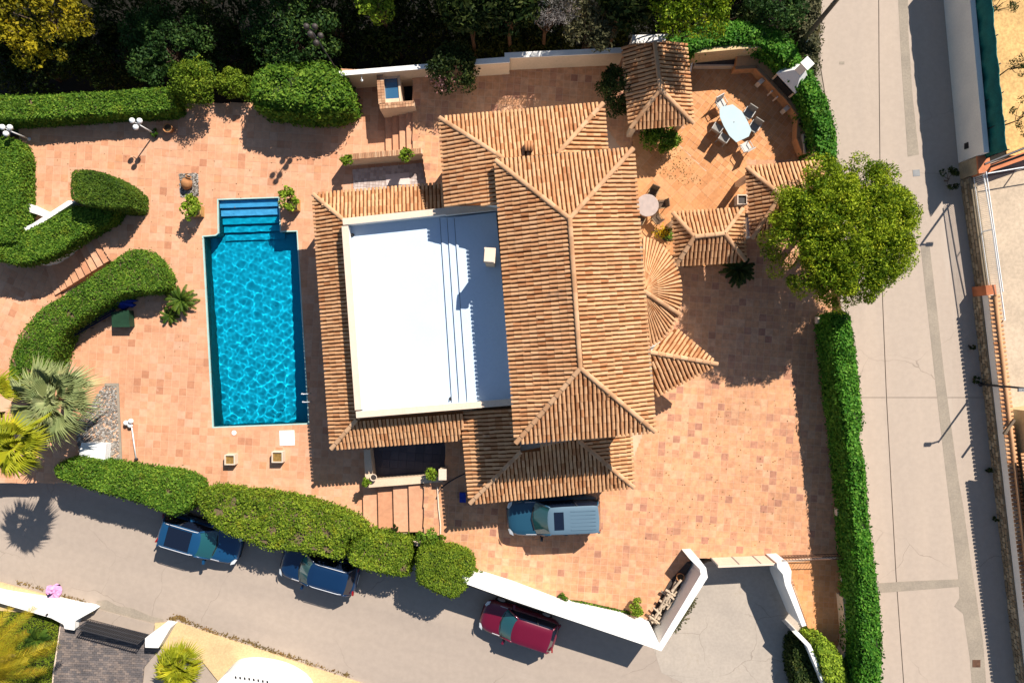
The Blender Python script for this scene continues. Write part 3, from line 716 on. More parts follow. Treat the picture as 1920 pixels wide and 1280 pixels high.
# shaded dark deck below the south gallery and lilac mosaic court below the north gallery
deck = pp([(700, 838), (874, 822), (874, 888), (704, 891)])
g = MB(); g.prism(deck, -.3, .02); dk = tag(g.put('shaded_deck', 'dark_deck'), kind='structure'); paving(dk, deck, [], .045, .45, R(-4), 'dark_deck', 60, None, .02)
g = MB(); g.prism(pp([(688, 838), (700, 838), (706, 893), (832, 884), (833, 897), (692, 908)]), -.2, ZC + .02); kb = tag(g.put('deck_wall', 'render_cream'), 'low rendered wall edging the dark shaded deck above the broad steps', 'wall')
mos = pp([(661, 318), (790, 306), (800, 352), (664, 364)])
g = MB(); g.prism(mos, -.2, .01); mo = tag(g.put('mosaic_floor', 'grout'), kind='structure'); paving(mo, mos, [], .03, .16, R(-4), 'mosaic_lilac', 0, None, .012, 'mosaic_tile')
g = MB(); g.prism(pp([(723, 328), (767, 324), (769, 346), (725, 348)]), .035, .05); tag(g.put('door_mat', 'mat_white'), 'pale rectangular mat lying on the mosaic floor by the gallery', 'mat')
# brick-topped retaining wall beside the mosaic floor
t = thing('retaining_wall', P(710, 300), 'long low wall with brick coping beside the mosaic floor and fountain steps', 'wall')
zb = 1.15; wt = [P(636, 291, zb), P(751, 281, zb), P(790, 278, zb), P(792, 288, zb), P(751, 292, zb), P(664, 299, zb), P(638, 301, zb)]
g = MB(); g.prism(wt, 0, zb); g.put('wall_body', 'render_cream', t)
da = P(790, 283, zb) - P(637, 296, zb); nb = 46
for k in range(nb):
    c = P(637, 296, zb) + da * ((k + .5) / nb); g = MB(); g.box((c.x, c.y, zb + .03), (da.length / nb - .018, .30, .06), math.atan2(da.y, da.x), RNG.random()); g.put('brick', 'brick', t)
# ================================================================== VEGETATION
def leaf_quads(C, Nn, size, rng, tilt=0.75, ratio=0.62):
    """one folded-free rhombic leaf per point: C centres (n,3), Nn preferred normals"""
    n = len(C); nn = Nn + rng.normal(0, tilt, (n, 3)); nn /= np.linalg.norm(nn, axis=1)[:, None] + 1e-9
    r = rng.normal(0, 1, (n, 3)); u = np.cross(nn, r); u /= np.linalg.norm(u, axis=1)[:, None] + 1e-9; v = np.cross(nn, u)
    s = (size * rng.uniform(.65, 1.35, n))[:, None]
    return np.stack([C - u * s, C - v * s * ratio, C + u * s, C + v * s * ratio], 1)
def lowfreq(X, Y, seed, L=1.0):
    r = np.random.default_rng(seed); z = np.zeros_like(X)
    for _ in range(7):
        a = r.uniform(0, 6.283); k = 6.283 / (L * r.uniform(.5, 1.8)); z += np.sin((X * math.cos(a) + Y * math.sin(a)) * k + r.uniform(0, 6.283))
    return z / 3.0
SEED = [100]
def hedge(name, label, outline, ztop, zbase, m='leaf_hedge', dens=700, leaf=.062, cat='hedge', round_=.18, bump=.05, group=None, sm=1, ragged=.05, side=True, gaps=0.0):
    SEED[0] += 1; rng = np.random.default_rng(SEED[0])
    o_ = pp(outline, ztop); o_ = [q for i in range(len(o_)) for q in (o_[i], o_[i].lerp(o_[(i + 1) % len(o_)], .5))]
    poly = offs(smooth_poly(o_, sm), .03); poly = [Vector((p.x, p.y, 0)) for p in poly]
    cx = sum(p.x for p in poly) / len(poly); cy = sum(p.y for p in poly) / len(poly)
    zb = zbase if not callable(zbase) else min(zbase(p.x) for p in poly) - .1
    t = thing(name, (cx, cy, zb), label, cat, group)
    xs = [p.x for p in poly]; ys = [p.y for p in poly]; area = (max(xs) - min(xs)) * (max(ys) - min(ys))
    n = int(area * dens); X = rng.uniform(min(xs), max(xs), n); Y = rng.uniform(min(ys), max(ys), n); k = inside(X, Y, poly); X, Y = X[k], Y[k]
    d = edge_dist(X, Y, poly)
    def top(X, Y, d):
        e = np.clip(1 - d / round_, 0, 1)
        return ztop - round_ * (1 - np.sqrt(np.clip(1 - e * e, 0, 1))) + bump * lowfreq(X, Y, SEED[0], 1.3)
    if gaps:
        thin = (lowfreq(X, Y, SEED[0] + 50, .9) > gaps) & (rng.random(len(X)) < .85); X, Y, d = X[~thin], Y[~thin], d[~thin]
    Z = top(X, Y, d) + rng.normal(0, ragged * .6, len(X)) - .02
    C = [np.stack([X, Y, Z], 1)]; NN = [np.tile([0, 0, 1.0], (len(X), 1))]
    if side:
        for i in range(len(poly)):
            a, b = poly[i], poly[(i + 1) % len(poly)]; e = b - a; L = e.length
            q = int(L * (ztop - zb) * dens * .8)
            if not q: continue
            s = rng.random(q); z = zb + (ztop - round_ * .5 - zb) * rng.random(q)
            nv = Vector((e.y, -e.x, 0)).normalized(); mid = (a + b) / 2 + nv * .05
            if inside(np.array([mid.x]), np.array([mid.y]), poly)[0]: nv = -nv
            w = rng.normal(0, ragged, q)
            C.append(np.stack([a.x + e.x * s + nv.x * w, a.y + e.y * s + nv.y * w, z], 1)); NN.append(np.tile([nv.x, nv.y, .25], (q, 1)))
    C = np.concatenate(C); NN = np.concatenate(NN)
    o = put('foliage', quads('foliage', leaf_quads(C, NN, leaf, rng, .5), rng.random(len(C))), m, t); tag(o, kind='stuff')
    g = MB(); cp = offs(poly, -.10); cp2 = offs(poly, -max(.2, round_)); nb = len(cp)
    V = [(p.x, p.y, zb) for p in cp] + [(p.x, p.y, ztop - round_ - .05) for p in cp] + [(p.x, p.y, ztop - .12) for p in cp2]
    g.add(V, [[i, (i + 1) % nb, nb + (i + 1) % nb, nb + i] for i in range(nb)] + [[nb + i, nb + (i + 1) % nb, 2 * nb + (i + 1) % nb, 2 * nb + i] for i in range(nb)] + [list(range(2 * nb, 3 * nb))])
    g.put('branches', 'twig' if gaps else 'hedge_core', t)
    return t
def crown_points(rng, c, rad, n_cl, r_cl, n_leaf, flat=0.6, hollow=.45):
    """clumps spread through an ellipsoid; returns leaf centres and outward normals"""
    dirs = rng.normal(0, 1, (n_cl, 3)); dirs /= np.linalg.norm(dirs, axis=1)[:, None]
    dirs[:, 2] = np.where(dirs[:, 2] < -.35, -dirs[:, 2], dirs[:, 2])
    rr = rng.uniform(hollow, 1, n_cl) ** .6
    cl = dirs * rr[:, None] * np.array(rad)
    cs = r_cl * rng.uniform(.6, 1.35, n_cl)
    d2 = rng.normal(0, 1, (n_cl, n_leaf, 3)); d2 /= np.linalg.norm(d2, axis=2)[:, :, None]
    r2 = rng.uniform(.35, 1.0, (n_cl, n_leaf, 1)) ** .5
    C = cl[:, None] + d2 * r2 * cs[:, None, None] * np.array([1, 1, flat])
    return (C.reshape(-1, 3) + np.array(c)), d2.reshape(-1, 3), cl + np.array(c), np.repeat(rng.random(n_cl), n_leaf)
def tree(name, label, base, c, rad, m, n_cl=60, r_cl=.5, n_leaf=90, leaf=.08, cat='tree', group=None, trunk=.14, flat=.6, hollow=.45, bark='bark', limbs=9, cnoise=.5, ratio=.5, tilt=.8):
    SEED[0] += 1; rng = np.random.default_rng(SEED[0])
    base = Vector(base); c = Vector(c)
    t = thing(name, base, label, cat, group)
    C, NN, cl, ct = crown_points(rng, c, rad, n_cl, r_cl, n_leaf, flat, hollow)
    tint = np.clip(rng.random(len(C)) * (1 - cnoise) + ct * cnoise, 0, .999)
    o = put('crown', quads('crown', leaf_quads(C, NN, leaf, rng, tilt, ratio), tint), m, t); tag(o, kind='stuff')
    g = MB(); mid = base.lerp(c, .55) + Vector((rng.normal(0, .1), rng.normal(0, .1), 0))
    g.tube([base, base.lerp(mid, .5), mid, c], [trunk, trunk * .85, trunk * .7, trunk * .35], 9); tr = g.put('trunk', bark, t, True)
    for i in rng.choice(len(cl), min(limbs, len(cl)), replace=False):
        q = Vector(cl[i]); s = base.lerp(c, rng.uniform(.5, .8)); mm = s.lerp(q, .5) + Vector((0, 0, -.12))
        g = MB(); g.tube([s, mm, q], [trunk * .4, trunk * .28, trunk * .12], 6); g.put('limb', bark, t, True)
    return t
def shrub(name, label, px, py, z0, rpx, h, m, n_cl=30, n_leaf=90, leaf=.06, cat='shrub', group=None, sy=1.0, r_cl=None, flat=.8, tilt=.8):
    """round bush whose middle (at half height) is seen at px, py"""
    c = P(px, py, z0 + h * .5); s = rpx / FPX * (CAM_H - z0 - h * .5)
    return tree(name, label, (c.x, c.y, z0), c, (s * .82, s * .82 * sy, h * .42), m, n_cl, r_cl or s * .3, n_leaf, leaf, cat, group, .04, flat, .55, limbs=5, tilt=tilt)

# ---- hedges
hedge('hedge', 'long straight boxy hedge between the pool terrace and the dark woodland', [(-60, 178), (60, 180), (200, 172), (322, 163), (326, 206), (200, 212), (60, 222), (-60, 226)], 1.25, -.25, gaps=1.5)
hedge('hedge', 'straight hedge along the outer edge of the terrace, behind the small leaning lamp', [(-60, 262), (20, 258), (34, 285), (35, 350), (34, 425), (28, 455), (-60, 458)], 1.2, -1.3)
hedge('hedge', 'slanting hedge on a white retaining wall above the garden steps', [(-60, 440), (35, 440), (85, 415), (135, 388), (180, 388), (218, 388), (205, 412), (150, 442), (110, 468), (70, 487), (25, 494), (-20, 482), (-60, 486)], 1.0, .0)
hedge('topiary_block', 'tall dark clipped topiary block with rounded corner at the head of the garden steps', [(133, 325), (140, 319), (165, 319), (195, 326), (222, 342), (236, 358), (235, 388), (205, 388), (165, 383), (132, 372)], 2.1, .0, 'leaf_topiary', 800, .045, 'topiary', .12, .03, ragged=.03)
hedge('hedge', 'curving clipped hedge with browned patch on top, below the garden steps', [(12, 740), (16, 680), (38, 622), (75, 580), (130, 548), (205, 494), (240, 470), (262, 469), (280, 485), (300, 515), (301, 540), (285, 546), (262, 545), (220, 552), (165, 586), (112, 622), (98, 660), (80, 705), (40, 745)], 1.6, -1.4, 'leaf_hedge', 700, .05, bump=.05, gaps=1.15)
hedge('hedge', 'dense green roadside hedge ending behind the parked car with the black glass roof', [(100, 876), (128, 863), (180, 872), (250, 884), (330, 893), (362, 910), (366, 935), (345, 958), (318, 966), (275, 945), (200, 925), (140, 906), (105, 894)], 1.55, lambda x: zroad(x), gaps=1.5, ragged=.07)
hedge('hedge', 'yellow-green roadside hedge with thin bare patches above the two blue parked cars', [(370, 930), (385, 920), (450, 930), (520, 937), (575, 950), (640, 972), (684, 998), (648, 1012), (640, 1048), (600, 1040), (540, 1030), (500, 1028), (460, 1012), (420, 998), (398, 982), (374, 955)], 1.75, lambda x: zroad(x), 'leaf_olive', 560, bump=.1, ragged=.08, gaps=.95)
hedge('hedge', 'short yellow-green hedge piece between a narrow gap and the clipped end block', [(657, 1020), (690, 1004), (720, 1010), (766, 1020), (764, 1080), (740, 1078), (690, 1068), (656, 1056)], 1.8, lambda x: zroad(x), 'leaf_olive', 600, bump=.08, ragged=.07, gaps=1.1)
hedge('hedge', 'taller clipped hedge block at the end of the row, meeting the white wall', [(782, 1040), (792, 1032), (850, 1036), (880, 1050), (887, 1070), (870, 1108), (848, 1122), (820, 1112), (782, 1092)], 2.35, lambda x: zroad(x), 'leaf_olive', 700, .05, round_=.22)
hedge('hedge', 'tall bright ivy-covered hedge between the entrance court and the concrete lane', [(1562, 592), (1592, 586), (1602, 640), (1612, 730), (1619, 800), (1611, 815), (1622, 880), (1630, 980), (1640, 1060), (1648, 1130), (1656, 1220), (1650, 1300), (1612, 1300), (1616, 1220), (1612, 1100), (1604, 1010), (1596, 900), (1587, 815), (1579, 760), (1570, 680)], 2.9, 1.0, 'leaf_ivy', 560, .075, round_=.22, bump=.08, ragged=.07)
hedge('ivy', 'glossy ivy wrapping the wall around the barbecue patio', [(1255, 75), (1290, 60), (1330, 42), (1400, 40), (1450, 50), (1485, 72), (1500, 105), (1530, 145), (1552, 190), (1566, 230), (1570, 300), (1536, 304), (1530, 240), (1516, 190), (1490, 145), (1460, 108), (1430, 84), (1395, 78), (1330, 84), (1290, 96), (1262, 100)], 2.7, .3, 'leaf_ivy', 600, .075, 'ivy', .25, .08, ragged=.08)
hedge('hedge', 'low bright hedge inside the curved white wall at the foot of the ramp', [(1528, 1208), (1545, 1200), (1565, 1216), (1582, 1240), (1596, 1290), (1560, 1300), (1545, 1270)], 2.2, .4, 'leaf_lime', 560, .07, round_=.25)
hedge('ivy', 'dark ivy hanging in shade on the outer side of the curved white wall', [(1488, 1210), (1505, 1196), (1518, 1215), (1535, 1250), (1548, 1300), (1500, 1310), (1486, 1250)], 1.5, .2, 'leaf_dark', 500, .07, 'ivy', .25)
hedge('hedge', 'brownish untrimmed hedge strip between the ivy and the concrete lane', [(1500, -40), (1536, -40), (1540, 40), (1536, 100), (1530, 140), (1510, 100), (1495, 60)], 1.9, .2, 'leaf_olive_grey', 420, .08, round_=.3, bump=.15, ragged=.15)
# ---- shrubs by the woodland edge
shrub('shrub', 'round yellow-green shrub standing at the end of the long boxy hedge', 367, 158, 0, 47, 2.6, 'leaf_olive', 60, 130, .06)
shrub('shrub', 'small squarish shrub between the round shrub and the big glossy bush', 440, 160, 0, 34, 1.5, 'leaf_olive', 40, 110, .06)
hedge('bush', 'big glossy rounded bush beside the wall with the outdoor shower', [(468, 140), (500, 120), (560, 122), (600, 114), (630, 128), (650, 165), (652, 190), (630, 205), (560, 205), (500, 198), (470, 190)], 2.3, 0, 'leaf_hedge', 520, .085, 'bush', .6, .16, ragged=.1)
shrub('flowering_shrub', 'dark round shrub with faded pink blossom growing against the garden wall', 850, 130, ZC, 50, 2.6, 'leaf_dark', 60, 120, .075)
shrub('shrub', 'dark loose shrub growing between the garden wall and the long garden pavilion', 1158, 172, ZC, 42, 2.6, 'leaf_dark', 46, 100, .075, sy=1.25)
shrub('shrub', 'green leafy shrub at the foot of the long garden pavilion', 1240, 257, ZC, 40, 1.4, 'leaf_hedge', 40, 90, .075, sy=.75)
# blossom patch of the flowering shrub belongs to that shrub
fs = [o for o in bpy.data.objects if o.name == 'flowering_shrub'][0]
rg = np.random.default_rng(3); c = P(828, 150, 2.6); C = np.array(c) + rg.normal(0, 1, (120, 3)) * np.array([.28, .22, .15])
tag(put('blossom', quads('blossom', leaf_quads(C, np.tile([0, 0, 1.], (120, 1)), .06, rg), rg.random(120)), 'leaf_pink', fs), kind='stuff')

# ---- woodland: each crown that can be told apart is a tree
WG = 'woodland trees behind the pool terrace'
def wood(label, px, py, zc, rpx, m, n_cl=50, r_cl=.5, n_leaf=80, leaf=.09, rz=None, flat=.6, hollow=.4, group=WG, **k):
    c = P(px, py, zc); r = rpx / FPX * (CAM_H - zc)
    return tree('tree', label, (c.x, c.y, -4.05), c, (r * .85, r * .85, rz or r * .55), m, n_cl, r_cl, n_leaf, leaf, 'tree', group, .13, flat, hollow, **k)
wood('yellow-leaved tree standing beyond the long boxy hedge', 75, 30, 1.6, 104, 'leaf_yellow', 70, .5, 95, .10, cnoise=.8)
wood('bushy green tree rising behind the round yellow-green shrub', 312, 92, .2, 100, 'leaf_wood', 80, .5, 100, .09)
wood('tall green tree rising behind the big glossy bush', 545, 62, .6, 105, 'leaf_wood', 75, .5, 100, .10)
wood('light green young tree with a compact tufted crown', 706, 6, 1.8, 36, 'leaf_lime', 16, .38, 90, .085)
wood('grey bare-twigged tree behind the garden wall', 1030, 0, 4.0, 70, 'leaf_bare', 46, .45, 60, .10, ratio=.12)
wood('brownish olive tree beside the grey bare-twigged tree', 1108, 40, 3.6, 62, 'leaf_olive_grey', 36, .45, 70, .09)
wood('yellow-green pine behind the long garden pavilion', 1288, -4, 5.6, 92, 'leaf_pine', 70, .5, 150, .075)
wood('dark dense conifer next to the ivy and the utility pole', 1455, 10, 2.8, 60, 'leaf_wood', 44, .45, 90, .08)
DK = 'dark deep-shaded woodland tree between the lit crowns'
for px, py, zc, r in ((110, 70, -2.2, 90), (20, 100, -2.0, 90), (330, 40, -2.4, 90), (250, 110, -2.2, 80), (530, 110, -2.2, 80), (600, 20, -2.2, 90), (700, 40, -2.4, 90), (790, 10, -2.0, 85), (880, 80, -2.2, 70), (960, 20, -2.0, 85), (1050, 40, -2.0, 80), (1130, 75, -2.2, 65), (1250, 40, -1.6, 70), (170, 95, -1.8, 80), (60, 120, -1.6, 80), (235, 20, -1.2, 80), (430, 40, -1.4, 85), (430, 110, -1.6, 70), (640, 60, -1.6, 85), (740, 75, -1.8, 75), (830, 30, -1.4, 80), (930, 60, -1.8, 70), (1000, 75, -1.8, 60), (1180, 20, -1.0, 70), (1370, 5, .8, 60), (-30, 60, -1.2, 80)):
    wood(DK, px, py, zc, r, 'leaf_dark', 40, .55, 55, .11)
tall = [(x, -125, 3.6, 72) for x in (265, 500, 770, 850)] + [(x, -300, 4.8, 120) for x in range(-60, 1500, 125)] + [(-40, -110, 3.4, 80), (1400, -120, 3.4, 70), (1180, -20, 4.4, 62), (960, -12, 4.3, 58), (880, 2, 3.9, 50)]  # added past the view's edge, spaced so their shadows darken the woods
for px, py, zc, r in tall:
    wood('tall tree added further back to shade the woodland', px, py, zc, r, 'leaf_dark', 85, .7, 120, .14)

# ---- the big pine by the lane
c = P(1575, 435, 5.0)
tree('pine_tree', 'big round yellow-green pine overhanging the concrete lane and the court', P(1515, 470, ZC), c, (3.4, 3.35, 1.9), 'leaf_pine', 460, .46, 260, .066, 'tree', None, .22, .75, .25, limbs=26, cnoise=.55, ratio=.4, tilt=.9)

# ---- palms
def fan_leaf(g, base, d, R_, seg, rng, spread=R(200), droop=.35, petiole=.6, up=.35, roll=0.0):
    """one palmate leaf: stalk and a folded fan of pointed segments"""
    d = Vector(d).normalized(); side = d.cross(Vector((0, 0, 1))).normalized(); upv = side.cross(d)
    side = (side * math.cos(roll) + upv * math.sin(roll)); upv = side.cross(d)
    hub = Vector(base) + d * petiole * R_
    g.tube([base, Vector(base).lerp(hub, .5) + Vector((0, 0, .05)), hub], [.03, .022, .016], 5, tint=.4)
    t0 = rng.random() * .6
    for k in range(seg):
        a = -spread / 2 + spread * (k + .5) / seg
        L = R_ * (.72 + .28 * math.cos(a * .5)) * rng.uniform(.9, 1.08)
        v = (d * math.cos(a) + side * math.sin(a)).normalized(); w = L * spread / seg * .5
        tdir = side * math.cos(a) - d * math.sin(a)
        m = hub + v * L * .55 + upv * .06 * L; tip = hub + v * L - Vector((0, 0, droop * L * rng.uniform(.5, 1.3)))
        fold = upv * (.035 * L)
        g.add([hub, m - tdir * w * .62 - fold, m + upv * .02, m + tdir * w * .62 - fold, tip], [[0, 1, 2], [0, 2, 3], [1, 4, 2], [2, 4, 3]], min(.99, t0 + rng.uniform(0, .35)))
def fan_palm(name, label, base, top, R_, n, m, seed, seg=20, spread=120, petiole=.55, cat='palm', trunk=.2, group=None, up=(.1, .75)):
    rng = np.random.default_rng(seed); t = thing(name, base, label, cat, group)
    g = MB(); b = Vector(base); tp = Vector(top); g.tube([b, b.lerp(tp, .3), b.lerp(tp, .7), tp], [trunk * 1.25, trunk, trunk * .95, trunk * .8], 10); g.put('trunk', 'palm_bark', t)
    for i in range(n):
        az = i * 2.39996 + rng.normal(0, .15); el = up[0] + (up[1] - up[0]) * (i / n) + rng.normal(0, .06)
        if i > n * .8: el += .35
        g = MB(); pt = petiole * (1.0 if i < n * .6 else .45 if i < n * .85 else .12); fan_leaf(g, tp + Vector((0, 0, .1 * i / n)), (math.cos(az) * math.cos(el), math.sin(az) * math.cos(el), math.sin(el)), R_ * rng.uniform(.85, 1.1) * (1 - .25 * (i > n * .75)), seg, rng, R(spread), petiole=pt, roll=rng.normal(0, .6))
        g.put('frond', m, t)
    return t
def pinnate(g, base, az, el, L, rng, nl=26, ll=.3, droop=.8, w=.022, t0=0.0):
    """one feather leaf: arching midrib with paired leaflets"""
    h = Vector((math.cos(az), math.sin(az), 0)); pts = []
    p = Vector(base); e = el; st = L / 10
    for i in range(11): pts.append(p.copy()); p = p + (h * math.cos(e) + Vector((0, 0, math.sin(e)))) * st; e -= droop / 10 * (1 + i * .08)
    g.tube(pts, [.016 * (1 - i / 12) + .004 for i in range(11)], 4, tint=.5)
    s = Vector((-h.y, h.x, 0))
    for k in range(nl):
        f = .12 + .86 * k / nl; i = min(9, int(f * 10)); q = pts[i].lerp(pts[i + 1], f * 10 - i); tg = (pts[i + 1] - pts[i]).normalized(); upv = s.cross(tg)
        l = ll * math.sin(math.pi * (.12 + .82 * f)) ** .6 * rng.uniform(.9, 1.1)
        for sg in (-1, 1):
            d = (tg * .62 + s * sg * .78 + upv * .18).normalized(); tip = q + d * l - Vector((0, 0, .12 * l)); ww = tg * w
            g.add([q - ww, q + d * l * .5 - ww * .9 + upv * .01, tip, q + d * l * .5 + ww * .9 + upv * .01, q + ww], [[0, 1, 2, 3, 4]], min(.99, t0 + rng.uniform(0, .5)))
def feather_plant(name, label, base, top, n, L, m, seed, nl=24, ll=.22, droop=.9, el=(.1, 1.1), cat='plant', trunk=.12, group=None, w=.022, azr=None):
    rng = np.random.default_rng(seed); t = thing(name, base, label, cat, group)
    if trunk:
        g = MB(); b = Vector(base); tp = Vector(top); g.tube([b, b.lerp(tp, .5), tp], [trunk * 1.2, trunk, trunk * .9], 9); g.put('trunk', 'palm_bark', t)
    for i in range(n):
        az = i * 2.39996 + rng.normal(0, .1)
        if azr: az = azr[0] + (azr[1] - azr[0]) * ((i * .618) % 1)
        g = MB(); pinnate(g, top, az, el[0] + (el[1] - el[0]) * i / n, L * rng.uniform(.85, 1.1) * (1 - .25 * i / n), rng, nl, ll, droop, w, rng.random() * .45); g.put('frond', m, t)
    return t
fan_palm('fan_palm', 'grey-green fan palm spreading over the gravel bed beside the pool terrace', P(128, 738, -.1), P(104, 750, 2.9), 1.6, 22, 'leaf_fan', 11, 20, 115, petiole=.55)
fan_palm('fan_palm', 'yellow-green fan palm leaning over the road beside the roadside hedge', P(140, 800, -.1) , P(30, 835, 4.9), 1.2, 20, 'leaf_fan_yellow', 12, 18, 140, petiole=.5)
fan_palm('fan_palm', 'yellow-green fan palm mostly outside the plot beside the lower path', P(-40, 730, ZL), P(-34, 738, 3.6), 1.1, 16, 'leaf_fan_yellow', 13, 18, petiole=.6)
feather_plant('cycad', 'dark green cycad on the tiles beside the pool', P(345, 570), P(340, 563, .35), 30, 1.0, 'leaf_cycad', 21, 24, .16, .9, (.15, 1.15), 'cycad', .13, w=.016)
feather_plant('cycad', 'small low cycad offset growing beside the bigger cycad', P(318, 592), P(318, 592, .12), 14, .6, 'leaf_cycad', 22, 18, .13, .7, (.2, 1.0), 'cycad', 0, w=.016)
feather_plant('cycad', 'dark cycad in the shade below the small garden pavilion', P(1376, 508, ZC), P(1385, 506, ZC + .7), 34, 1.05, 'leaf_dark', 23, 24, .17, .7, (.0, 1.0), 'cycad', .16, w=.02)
feather_plant('date_palm', 'golden date palm with long feathery fronds over the neighbouring lawn', P(20, 1235, -1.1), P(-45, 1252, 2.8), 34, 4.0, 'leaf_date', 24, 44, .5, .95, (.1, .95), 'palm', .25, w=.02)
feather_plant('young_palm', 'small spiky green palm on the lawn beside the driveway edging', P(70, 1196, -1.15), P(68, 1199, -.7), 20, .85, 'leaf_cycad', 25, 18, .2, .9, (.1, 1.1), 'palm', .07, w=.02)
fan_palm('dwarf_fan_palm', 'low bushy yellow-green fan palm beside the paved driveway', P(345, 1232, -1.0), P(336, 1246, .3), .9, 30, 'leaf_fan_yellow', 26, 14, petiole=.6, trunk=.14, up=(.0, 1.1))

# ---- little trees beyond the green mesh fence
for (x, y, r, lb) in ((1925, 215, 40, 'sparse small tree casting branchy shade on the dry ochre ground'), (1912, 120, 22, 'thin sapling with dark leaves on the dry ochre ground'), (1880, 5, 34, 'sparse dark shrub at the far end of the dry ochre ground')):
    c = P(x, y, 2.6); s = r / FPX * 34
    tree('sapling', lb, (c.x + .1, c.y, .9), c, (s, s, .5), 'leaf_dark', 12, .22, 45, .05, 'tree', None, .04, .6, .4)
# ---- neighbour's lawn
lawn = ppr([(-300, 1080), (20, 1122), (112, 1165), (100, 1330), (-300, 1400)])
g = MB(); g.prism(lawn, -1.64, lambda x, y: zroad(x) + .02); lw = tag(g.put('lawn_soil', 'soil'), kind='structure')
rg = np.random.default_rng(9); n = 42000; X = rg.uniform(-28.5, -22, n); Y = rg.uniform(-21, -13, n); k = inside(X, Y, lawn); X, Y = X[k], Y[k]
C = np.stack([X, Y, zroad(X) + .05], 1); tag(put('lawn', quads('lawn', leaf_quads(C, np.tile([0, 0, .6], (len(X), 1)), .045, rg, .6, .3), rg.random(len(X))), 'grass_blade'), 'bright green mown lawn under the date palm', 'grass', kind='stuff')
# ================================================================== WALLS, GATES, PAVILIONS
def wall(name, label, poly, z0, z1, m='render_white', cap=None, cat='wall', zfun=None):
    pts = pp(poly, z1); c = sum(pts, Vector()) / len(pts); c.z = z0 if not callable(z0) else z0(c.x, c.y)
    t = thing(name, c, label, cat)
    g = MB(); g.prism(pts, z0, z1 - (.06 if cap else 0)); g.put('wall_body', m, t)
    if cap: g = MB(); g.prism(offs(pts, .025), z1 - .06, z1); g.put('coping', cap, t)
    return t
wall('garden_wall', 'pale garden wall behind the fountain with the outdoor shower', [(630, 135), (799, 121), (830, 119), (830, 126), (799, 128), (630, 142)], -.3, 1.9, 'render_cream', 'render_white')
wall('garden_wall', 'pale garden wall running from the flowering shrub to the long garden pavilion', [(880, 113), (947, 108), (947, 100), (1170, 90), (1170, 98), (955, 108), (955, 116), (880, 121)], -.3, 2.4, 'render_cream', 'render_white')
wall('wall_block', 'pale flat-topped block behind the ridge end of the long garden pavilion', [(1186, 66), (1254, 64), (1246, 79), (1184, 82)], -.3, 2.7, 'render_white')
wall('boundary_wall', 'white boundary wall beside the red car, turning round the corner to the gate', [(868, 1078), (960, 1107), (1044, 1139), (1168, 1166), (1226, 1184), (1236, 1206), (1314, 1076), (1312, 1066), (1292, 1046), (1309, 1045), (1324, 1064), (1327, 1082), (1240, 1220), (1212, 1210), (960, 1125), (868, 1092)], -.6, 2.3, 'render_white')
wall('boundary_wall', 'curved white wall between the driveway and the orange ramp', [(1457, 1055), (1477, 1054), (1484, 1070), (1483, 1092), (1512, 1172), (1504, 1174), (1472, 1096), (1468, 1076), (1458, 1064)], .1, 2.3, 'render_white')
wall('boundary_wall', 'low white wall continuing past the ramp under the hanging ivy', [(1488, 1186), (1497, 1184), (1520, 1208), (1548, 1270), (1558, 1300), (1550, 1300), (1540, 1274), (1514, 1212)], .1, 2.0, 'render_white')
wall('planter_wall', 'thin curved wall of a sunken planter at the foot of the tall ivy hedge', [(1580, 1120), (1585, 1120), (1590, 1150), (1592, 1200), (1588, 1225), (1578, 1238), (1575, 1234), (1584, 1220), (1587, 1195)], .7, 1.5, 'render_cream')
wall('retaining_wall', 'curved white retaining wall below the slanting hedge', [(62, 488), (90, 484), (120, 470), (143, 452), (148, 456), (122, 475), (90, 490), (64, 494)], ZL - .3, .05, 'render_white')
wall('terrace_wall', 'straight white parapet in front of the slanting hedge', [(37, 430), (60, 420), (128, 376), (142, 377), (70, 424), (40, 438)], -.5, .75, 'render_white')
g = MB(); a1 = pp([(38, 374), (90, 398), (86, 408), (70, 402), (38, 392)], .45); g.prism(a1, .0, .45); tag(g.put('stair_parapet', 'render_white'), 'short white sloping parapet at the terrace edge beside the straight hedge', 'parapet')
wall('hedge_wall', 'rendered wall carrying the tall ivy hedge along the concrete lane', [(1566, 600), (1590, 592), (1608, 730), (1610, 815), (1625, 980), (1644, 1130), (1648, 1290), (1620, 1290), (1616, 1110), (1600, 900), (1590, 815), (1575, 690)], .2, 2.2, 'render_cream')
# court-side kerb wall of the tall hedge
g = MB(); g.prism(pp([(1540, 590), (1552, 590), (1580, 860), (1596, 1040), (1584, 1040), (1568, 860)], 1.2), .5, 1.2); tag(g.put('kerb_wall', 'render_cream'), 'low rendered wall along the foot of the tall ivy hedge', 'wall')
for q in ((1546, 600), (1583, 960)):
    g = MB(); p = P(*q, 1.45); g.box((p.x - .25, p.y, 1.35), (.28, .35, .3)); tag(g.put('wall_box', 'parapet_cream'), 'small pale meter box on the low wall beneath the pine' if q[1] < 700 else 'small pale meter box on the low wall near the ramp gate', 'box')

